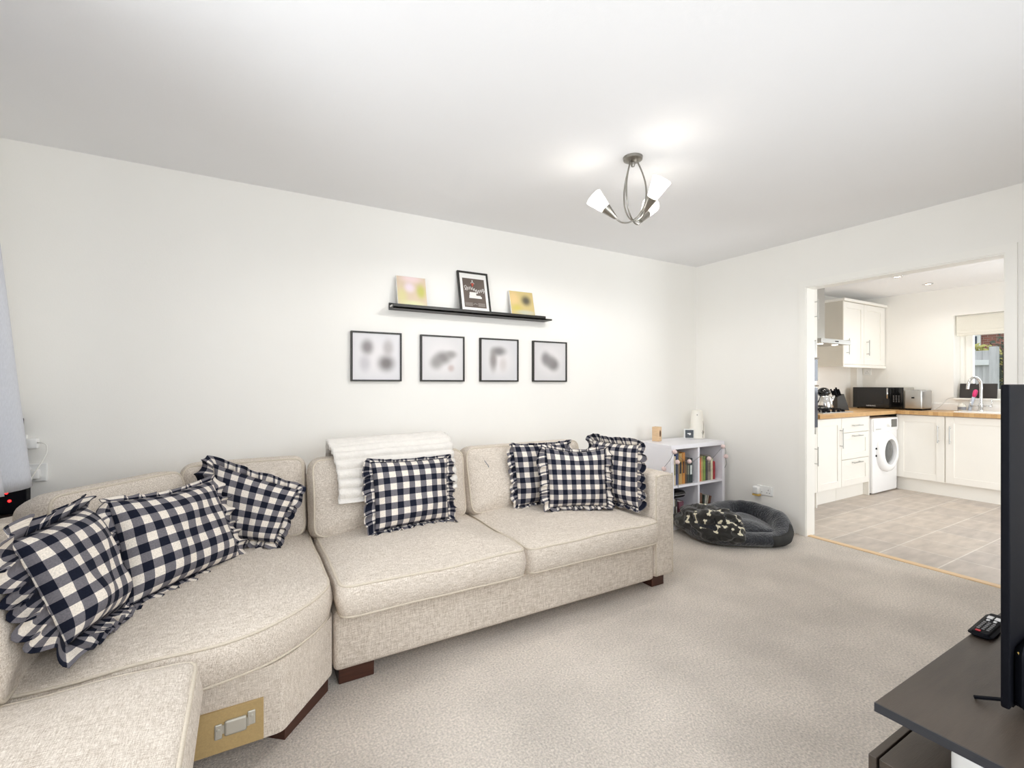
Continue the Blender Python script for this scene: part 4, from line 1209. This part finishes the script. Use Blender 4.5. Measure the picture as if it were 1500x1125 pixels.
# base unit under the hob
t = thing('base_cabinet', 'white single-door base cabinet between oven housing and drawers', 'cabinet', (5.17, 2.82, 0))
obj('carcass', box(4.935, 5.398, YF + .02, BY - .004, .15, .88), M_KDOOR, t)
d_ = shaker(t, 'y', 4.935, 5.398, .15, .872, YF); handle(d_, 'y', YF, 5.365, .665, ln=.21)
obj('plinth', box(4.935, 5.398, YF + .055, YF + .073, 0, .15), M_KDOOR, t)
t = thing('drawer_cabinet', 'white three-drawer base cabinet left of the washing machine', 'cabinet', (5.7, 2.82, 0))
obj('carcass', box(5.402, 5.98, YF + .02, BY - .004, .15, .88), M_KDOOR, t)
for z0, z1, fl in ((.715, .872, True), (.432, .712, False), (.15, .429, False)):
    d_ = shaker(t, 'y', 5.402, 5.98, z0, z1, YF, name='drawer', flat=fl, rail=.065); handle(d_, 'y', YF, 5.69, z1 - (.085 if fl else .035), 'x', .19)
obj('plinth', box(5.402, 5.98, YF + .055, YF + .073, 0, .15), M_KDOOR, t)
obj('end_panel', box(5.982, 6.0, YF, BY - .004, 0, .879, .001), M_KDOOR, t)
# washing machine
wm = thing('washing_machine', 'white front-loading washing machine with round door under the oak worktop', 'washing machine', (6.31, 2.8, 0))
obj('cabinet', box(6.018, 6.604, 2.475, 3.06, .012, .845, .012, 3), M_APPL, wm, smooth=True, angle=40)
for x in (6.06, 6.56):
    for y in (2.53, 3.0): obj('foot', lathe(NB(), [(0, 0), (.02, 0), (.02, .014), (0, .014)], (x, y, 0), 12), M_BLACKPL, wm)
obj('control_panel', box(6.022, 6.60, 2.464, 2.478, .70, .84, .006, 2), M_APPL, wm, smooth=True, angle=40)
obj('detergent_drawer', box(6.035, 6.19, 2.460, 2.468, .715, .828, .004), M_APPL, wm)
obj('drawer_grip', box(6.05, 6.17, 2.457, 2.462, .722, .73, .002), M_STEEL, wm)
obj('programme_dial', lathe(NB(), [(0, .03), (.024, .028), (.028, 0)], (6.335, 2.464, .77), 24, (0, -1, 0)), M_WHITEPL, wm, smooth=True, angle=40)
obj('display', box(6.43, 6.56, 2.459, 2.466, .735, .825, .003), mat('grey_display', (96, 96, 92), .2, var=.05), wm)
dr = obj('door_ring', lathe(NB(), [(.222, 0), (.226, .02), (.215, .045), (.18, .06), (.145, .055), (.14, .03), (.14, 0)], (6.312, 2.476, .463), 48, (0, -1, 0)), M_APPL, wm, smooth=True, angle=50)
obj('door_glass', lathe(NB(), [(0, .05), (.06, .046), (.11, .034), (.142, .012)], (6.312, 2.476, .463), 40, (0, -1, 0)), mat('smoky_glass', (96, 98, 98), .06, var=.3, vscale=9), dr, smooth=True)
for z in (.42, .50): obj('hinge', box(6.078, 6.092, 2.466, 2.478, z, z + .02, .002), M_BLACKPL, wm)
# far run
XF = 6.62
t = thing('sink_cabinet', 'white two-door base cabinet under the kitchen sink', 'cabinet', (6.88, 2.0, 0))
obj('carcass', box(XF + .02, KX - .004, 1.5, BY - .08, .15, .80), M_KDOOR, t)
d_ = shaker(t, 'x', 2.055, 2.49, .15, .872, XF); handle(d_, 'x', XF, 2.105, .675)
d_ = shaker(t, 'x', 1.505, 2.048, .15, .872, XF); handle(d_, 'x', XF, 2.005, .675)
obj('plinth', box(XF + .05, XF + .068, 1.5, 2.5, 0, .15), M_KDOOR, t)
obj('top_rail', box(XF + .02, XF + .035, 1.5, 2.49, .80, .879), M_KDOOR, t)
t = thing('base_cabinet', 'white base cabinet at the window end of the kitchen, beyond the sink cabinet', 'cabinet', (6.88, 1.2, 0))
obj('carcass', box(XF + .02, KX - .004, .9, 1.497, .15, .80), M_KDOOR, t)
d_ = shaker(t, 'x', .9, 1.5, .15, .872, XF); handle(d_, 'x', XF, .96, .675)
obj('plinth', box(XF + .05, XF + .068, .9, 1.497, 0, .15), M_KDOOR, t)
# worktop, cut round the sink bowl
b = NB()
bx(b, 4.932, 6.59, YF - .025, BY - .001, .88, .92, .002)
bx(b, 6.59, KX - .013, YF - .025, BY - .001, .88, .92, .002)
bx(b, 6.59, 6.74, .9, YF - .025, .88, .92, .002); bx(b, 7.0, KX - .013, .9, YF - .025, .88, .92, .002)
bx(b, 6.74, 7.0, 1.85, YF - .025, .88, .92); bx(b, 6.74, 7.0, .9, 1.35, .88, .92)
tag(obj('worktop', b, M_OAK), 'oak block worktop running in an L round the kitchen corner', 'worktop')
t = thing('sink', 'white inset sink with drainer in the oak worktop below the window', 'sink', (6.87, 1.65, .88))
b = NB()
bx(b, 6.68, 6.745, 1.3, 2.0, .918, .931, .004); bx(b, 6.995, 7.09, 1.3, 2.0, .918, .931, .004)
bx(b, 6.745, 6.995, 1.84, 2.0, .918, .931, .003); bx(b, 6.745, 6.995, 1.3, 1.36, .918, .931, .003)
obj('rim', b, M_PORC, t)
b = NB()
bx(b, 6.742, 6.75, 1.352, 1.848, .80, .92); bx(b, 6.99, 6.998, 1.352, 1.848, .80, .92); bx(b, 6.742, 6.998, 1.352, 1.36, .80, .92); bx(b, 6.742, 6.998, 1.84, 1.848, .80, .92); bx(b, 6.742, 6.998, 1.352, 1.848, .804, .81)
obj('bowl', b, M_PORC, t)
t = thing('kitchen_tap', 'tall curved chrome kitchen tap with twin levers at the sink', 'tap', (7.05, 1.88, .931))
obj('spout', tube(NB(), catmull([(7.05, 1.88, .931), (7.05, 1.88, 1.17), (7.04, 1.885, 1.25), (6.99, 1.90, 1.295), (6.93, 1.92, 1.29), (6.885, 1.935, 1.235), (6.875, 1.94, 1.17)], 8), .014, 12), M_CHROME, t, smooth=True)
obj('base', lathe(NB(), [(0, 0), (.027, 0), (.027, .012), (.02, .02), (.019, .085), (0, .085)], (7.05, 1.88, .931), 20), M_CHROME, t, smooth=True, angle=50)
for s in (-1, 1):
    b = NB(); tube(b, [(7.05, 1.88, .985), (7.05, 1.88 + s * .085, .985)], .009, 10); tube(b, [(7.05, 1.88 + s * .085, .975), (7.05, 1.88 + s * .085, 1.06)], .006, 8)
    obj('lever', b, M_CHROME, t, smooth=True)
t = thing('soap_bottle', 'small clear and white soap bottle on the worktop left of the tap', 'bottle', (7.04, 1.985, .92))
bm = lathe(NB(), [(0, 0), (.033, 0), (.036, .01), (.036, .06), (.02, .078), (.012, .082), (.012, .095), (0, .095)], (7.04, 2.035, .9205), 20)
obj('bottle_body', bm, mat('milky_plastic', (226, 224, 214), .2, var=.03), t, smooth=True, angle=50)
obj('bottle_label', lathe(NB(), [(.0366, .015), (.0366, .05)], (7.04, 2.035, .9205), 20), mat('grey_label', (138, 140, 146), .5, var=.2, vscale=60), t, smooth=True)
t = thing('dish_brush', 'pink-tipped dish brush standing upright beside the tap', 'brush', (7.09, 1.96, .92))
obj('brush_handle', tube(NB(), [(7.088, 1.985, .932), (7.085, 1.965, 1.02), (7.08, 1.945, 1.09)], [.018, .016, .014], 10), mat('pale_plastic', (214, 222, 236), .3, var=.02), t, smooth=True)
obj('brush_head', tube(NB(), [(7.08, 1.945, 1.085), (7.078, 1.938, 1.115), (7.076, 1.93, 1.15), (7.075, 1.927, 1.165)], [.016, .021, .02, .009], 12), M_BRUSH, t, smooth=True)
# on the sill
t = thing('black_panel', 'wide black panel propped on the kitchen window sill', 'panel', (7.25, 1.98, 1.066))
b = NB()
q = Matrix.Translation((7.235, 0, 1.067)) @ Matrix.Rotation(math.radians(8), 4, 'Y')
bx(b, 0, .012, 1.975, 2.115, 0, .168, .004, mtx=q); bx(b, 0, .012, 1.80, 1.965, 0, .168, .004, mtx=q); bx(b, .002, .010, 1.96, 1.98, .01, .158, mtx=q)
obj('panel_board', b, mat('black_matt_panel', (50, 46, 44), .5, var=.1), t)
obj('cable', tube(NB(), catmull([(7.18, 2.118, 1.075), (7.13, 2.14, 1.07), (7.125, 2.19, 1.05), (7.10, 2.24, .97), (7.06, 2.28, .928), (7.0, 2.295, .924)], 8), .003, 6), mat('grey_cable', (206, 204, 200), .5, var=.02), t, smooth=True)
bd = thing('roman_blind', 'pale roman blind pulled up at the top of the kitchen window', 'blind', (7.24, 1.54, 1.79))
b = NB()
bx(b, 7.185, 7.20, .97, 2.125, 1.83, 2.005, .004); bx(b, 7.178, 7.205, .97, 2.125, 1.805, 1.845, .010, 3); bx(b, 7.182, 7.21, .97, 2.125, 1.782, 1.812, .010, 3)
obj('blind_fabric', b, M_BLIND, bd, smooth=True, angle=50)
obj('head_rail', box(7.2, 7.235, .965, 2.13, 1.985, 2.018, .002), M_TRIM, bd)
# wall cabinet, hood, hob
t = thing('wall_cabinet', 'white two-door wall cabinet in the kitchen corner above the microwave', 'cabinet', (6.6, 2.97, 1.43))
YC = 2.80
obj('carcass', box(6.095, 7.14, YC + .02, BY - .004, 1.46, 2.205), M_KDOOR, t)
obj('side_panel', box(6.078, 6.095, YC, BY - .004, 1.435, 2.205), M_KSIDE, t)
d_ = shaker(t, 'y', 6.096, 6.582, 1.462, 2.2, YC); handle(d_, 'y', YC, 6.16, 1.67)
d_ = shaker(t, 'y', 6.585, 7.08, 1.462, 2.2, YC); handle(d_, 'y', YC, 6.645, 1.67)
obj('filler', box(7.082, 7.14, YC + .004, YC + .019, 1.462, 2.2), M_KDOOR, t)
obj('cornice', box(6.07, 7.145, YC - .022, BY - .004, 2.205, 2.238, .006), M_KDOOR, t)
obj('pelmet', box(6.08, 7.145, YC - .006, YC + .018, 1.425, 1.46, .004), M_KDOOR, t)
hd = thing('extractor_hood', 'stainless steel chimney extractor hood over the hob', 'extractor hood', (5.45, 2.85, 1.65))
obj('chimney', box(5.36, 5.62, 2.77, BY - .003, 1.70, 2.34, .002), M_STEEL, hd)
b = NB()
v = [bm_ for bm_ in ()]
bx(b, 5.15, 5.752, 2.57, BY - .003, 1.655, 1.703, .003)
obj('canopy', b, M_STEEL, hd)
for x in (5.3, 5.6):
    obj('hood_lamp', lathe(NB(), [(0, -.003), (.026, -.003), (.03, 0), (.03, .004)], (x, 2.66, 1.655), 20), M_BULB, hd)
    l = bpy.data.lights.new('hood_glow', 'SPOT'); l.energy = 9; l.spot_size = 2.3; l.spot_blend = .8; l.shadow_soft_size = .03; l.color = (1, .97, .92)
    q = bpy.data.objects.new('hood_glow', l); COL.objects.link(q); q.location = (x, 2.66, 1.645)
for k in range(3): obj('button', box(5.42 + k * .025, 5.434 + k * .025, 2.566, 2.571, 1.674, 1.684), M_BLACKPL, hd)
hb = thing('gas_hob', 'steel gas hob with black pan supports set in the worktop', 'hob', (5.45, 2.8, .92))
obj('plate', box(5.14, 5.76, 2.55, 3.06, .9205, .929, .003), M_STEEL, hb)
for cx in (5.29, 5.60):
    b = NB()
    for y in (2.70, 2.80, 2.92, 3.02): tube(b, [(cx - .13, y, .952), (cx + .13, y, .952)], .006, 6)
    for x in (cx - .13, cx, cx + .13):
        tube(b, [(x, 2.66, .952), (x, 3.04, .952)], .006, 6)
        for y in (2.66, 3.04): tube(b, [(x, y, .952), (x, y, .929)], .006, 6)
    obj('pan_support', b, M_BLACKPL, hb)
    for y in (2.75, 2.95): obj('burner', lathe(NB(), [(0, .016), (.034, .016), (.04, .008), (.04, 0)], (cx, y, .929), 20), M_BLACKPL, hb)
for k in range(5): obj('knob', lathe(NB(), [(0, .024), (.013, .023), (.016, 0)], (5.25 + k * .1, 2.60, .929), 16), M_BLACKPL, hb)
kt = thing('kettle', 'polished steel kettle with black lid standing on the hob', 'kettle', (5.655, 2.82, .958))
kc = (5.655, 2.80, .958)
obj('body', lathe(NB(), [(0, 0), (.088, 0), (.094, .012), (.086, .07), (.066, .13), (.05, .15), (0, .15)], kc, 32), M_CHROME, kt, smooth=True, angle=60)
obj('lid', lathe(NB(), [(.05, .148), (.064, .158), (.066, .172), (.06, .196), (.044, .216), (.022, .228), (0, .231)], kc, 28), M_BLACKGL, kt, smooth=True)
b = NB(); cx, cy, cz = kc
tube(b, catmull([(cx - .06, cy + .02, cz + .165), (cx - .092, cy + .03, cz + .175), (cx - .108, cy + .035, cz + .14), (cx - .10, cy + .03, cz + .09), (cx - .082, cy + .025, cz + .06)], 8), .010, 10)
obj('handle', b, M_BLACKPL, kt, smooth=True)
obj('spout', tube(NB(), [(cx + .06, cy - .03, cz + .06), (cx + .1, cy - .045, cz + .10), (cx + .118, cy - .05, cz + .14)], [.022, .015, .012], 12), M_CHROME, kt, smooth=True)
kb = thing('knife_block', 'black knife block with slanted knives on the worktop beside the hob', 'knife block', (6.1, 2.85, .92), rotz=math.radians(-28))
q = Matrix.Rotation(math.radians(-20), 4, 'Y')
b = NB()
vs = [(-.055, 0), (.085, 0), (.02, .19), (-.06, .155)]
A = [b.verts.new((x, -.05, z + .0005)) for x, z in vs]; B = [b.verts.new((x, .05, z + .0005)) for x, z in vs]
b.faces.new(A); b.faces.new(list(reversed(B)))
for k in range(4): b.faces.new((A[k], B[k], B[(k + 1) % 4], A[(k + 1) % 4]))
bmesh.ops.recalc_face_normals(b, faces=b.faces)
obj('block', b, M_BLACKFR, kb, local=True)
for i in range(3):
    for j in range(2):
        p0 = V((-.045 + j * .04, -.03 + i * .03, .155 + j * .018)); dd = V((-.36, 0, .93))
        obj('knife_handle', tube(NB(), [p0 - dd * .01, p0 + dd * .05, p0 + dd * (.10 - .02 * ((i + j) % 2))], [.0085, .010, .009], 8), M_BLACKPL, kb, smooth=True, local=True, angle=50)
mw = thing('microwave', 'black microwave oven on the oak worktop in the kitchen corner', 'microwave', (6.97, 2.77, .92))
obj('case', box(6.845, 7.13, 2.5, 3.03, .93, 1.188, .006), [mat('grey_case', (178, 174, 164), .4, var=.02)], mw)
obj('door', box(6.828, 6.846, 2.635, 3.03, .932, 1.187, .003), M_BLACKGL, mw)
obj('door_window', box(6.8265, 6.8285, 2.70, 2.98, .985, 1.15, .001), mat('dark_mesh', (28, 28, 30), .25, var=.1, vscale=50), mw)
cp = obj('control_panel', box(6.828, 6.846, 2.5, 2.633, .932, 1.187, .003), M_BLACKGL, mw)
b = NB()
for i in range(4):
    for j in range(3): bx(b, 6.8262, 6.8284, 2.535 + j * .026, 2.547 + j * .026, 1.01 + i * .022, 1.02 + i * .022)
obj('keypad', b, M_BTG, cp)
obj('handle', tube(NB(), [(6.80, 2.648, 1.05), (6.80, 2.648, 1.175)], .008, 8), M_CHROME, mw, smooth=True)
text('SAMSUNG', .022, (6.8275, 2.83, .957), Matrix(((0, 0, -1), (-1, 0, 0), (0, 1, 0))), M_BTN, mw)
for y in (2.54, 2.99):
    for x in (6.87, 7.1): obj('foot', lathe(NB(), [(0, 0), (.012, 0), (.012, .0115), (0, .0115)], (x, y, .92), 10), M_BLACKPL, mw)
ts = thing('toaster', 'silver toaster on the worktop right of the microwave', 'toaster', (6.92, 2.385, .92))
obj('body', box(6.78, 7.06, 2.305, 2.47, .935, 1.155, .014, 4), M_STEEL, ts, smooth=True, angle=50)
obj('base', box(6.785, 7.055, 2.31, 2.465, .9205, .937, .004), M_BLACKPL, ts)
for y in (2.355, 2.42): obj('bread_slot', box(6.83, 7.01, y - .012, y + .012, 1.152, 1.1565), M_BLACKPL, ts)
obj('lever', box(6.764, 6.782, 2.375, 2.40, 1.06, 1.075, .003), M_BLACKPL, ts)
socket('small white spur socket under the wall cabinet in the kitchen corner', '', (KX, 3.045, 1.345), (0, -1, 0), .086, .086)
# downlights
for i, (x, y, lab, lit) in enumerate(((5.88, 2.20, 'round chrome kitchen downlight nearer the doorway', 1), (6.60, 2.19, 'round chrome kitchen downlight nearer the window', 1), (5.2, 1.1, 'round chrome kitchen downlight added out of view on the doorway side', 1))):  # last fitting is unseen, added to brighten the kitchen
    t = thing('downlight', lab, 'downlight', (x, y, 2.345), 'kitchen downlights')
    obj('bezel', lathe(NB(), [(.032, .002), (.034, -.010), (.044, -.008), (.048, 0)], (x, y, 2.345), 28), M_CHROME, t, smooth=True)
    obj('lamp_face', lathe(NB(), [(0, -.004), (.033, -.004)], (x, y, 2.345), 24), M_BULB, t)
    l = bpy.data.lights.new('downlight_glow', 'SPOT'); l.energy = 16; l.spot_size = 2.6; l.spot_blend = .9; l.shadow_soft_size = .04; l.color = (1, .96, .9)
    q = bpy.data.objects.new('downlight_glow', l); COL.objects.link(q); q.location = (x, y, 2.33)

# ------------------------------------------------------------------ outside the kitchen window
struct('ground', box(7.43, 40, -12, 25, -.35, -.25), M_LAWN)
fp = thing('garden_fence', 'weathered grey timber fence panel outside the kitchen window', 'fence', (11, 4.0, -.25))
b = NB()
y = 2.82
while y < 5.6:
    bx(b, 11.0 + .012 * R.random(), 11.02, y, y + .098, -.25, 1.80 + .01 * R.random(), .003); y += .1
obj('fence_boards', b, M_FENCE, fp)
for z in (.1, 1.55): obj('rail', box(10.945, 11.0, 2.75, 5.6, z, z + .09, .004), mat('pale_rail', (226, 226, 222), .9, var=.1), fp)
for y in (2.72, 5.6): obj('post', box(10.94, 11.05, y, y + .1, -.25, 1.86, .004), M_FENCE, fp)
hs = thing('neighbour_house', 'red brick house with white window beyond the garden fence', 'house', (24, 9, -.25))
obj('wall', box(22, 28, 3, 20, -.25, 3.1), M_BRICK, hs)
b = NB()
vs = [(21.7, 3.1), (28.3, 3.1), (25, 5.6)]
A = [b.verts.new((x, 2.7, z)) for x, z in vs]; B = [b.verts.new((x, 20.3, z)) for x, z in vs]
b.faces.new(A); b.faces.new(list(reversed(B)))
for k in range(3): b.faces.new((A[k], B[k], B[(k + 1) % 3], A[(k + 1) % 3]))
bmesh.ops.recalc_face_normals(b, faces=b.faces)
obj('roof', b, M_TILEROOF, hs)
wf = obj('window', box(21.93, 22.02, 5.86, 6.6, 2.35, 2.95), M_TRIM, hs)
obj('pane', box(21.915, 21.935, 5.95, 6.51, 2.42, 2.88), M_OVENGL, wf)
def foliage(name, label, cat, c, rx, ry, rz, n, m_, leaf=.06, seed=0, stems=True, base=-.25):
    rr = random.Random(seed)
    t = thing(name, label, cat, (c[0], c[1], base))
    b = NB()
    for _ in range(n):
        d = V((rr.gauss(0, 1), rr.gauss(0, 1), rr.gauss(0, 1))).normalized() * rr.uniform(.45, 1) 
        p = V((c[0] + d.x * rx, c[1] + d.y * ry, max(base + .05, c[2] + d.z * rz)))
        u = V((rr.uniform(-1, 1), rr.uniform(-1, 1), rr.uniform(-1, 1))).normalized(); w = u.orthogonal().normalized()
        s = leaf * rr.uniform(.6, 1.3)
        b.faces.new([b.verts.new(q_) for q_ in (p - u * s, p + w * s * .5, p + u * s, p - w * s * .5)])
    obj('foliage', b, m_, t)
    if stems:
        b = NB()
        for _ in range(7):
            a = rr.uniform(0, 6.28); r_ = rr.uniform(.2, .8)
            tube(b, [(c[0], c[1], base), (c[0] + .3 * rx * math.cos(a), c[1] + .3 * ry * math.sin(a), (base + c[2]) / 2), (c[0] + rx * r_ * math.cos(a), c[1] + ry * r_ * math.sin(a), c[2] + rz * .6)], [.03, .02, .008], 6)
        obj('stems', b, M_BARK, t)
    return t
foliage('garden_bush', 'dark twiggy bush right of the fence outside the window', 'bush', (12.4, 2.86, 1.1), .5, .42, 1.35, 1500, M_LEAF, .05, 3)
foliage('ivy', 'yellow-green shrub above the fence in front of the brick house', 'bush', (19.5, 5.2, 1.7), .6, .75, .75, 900, M_IVY, .1, 5)
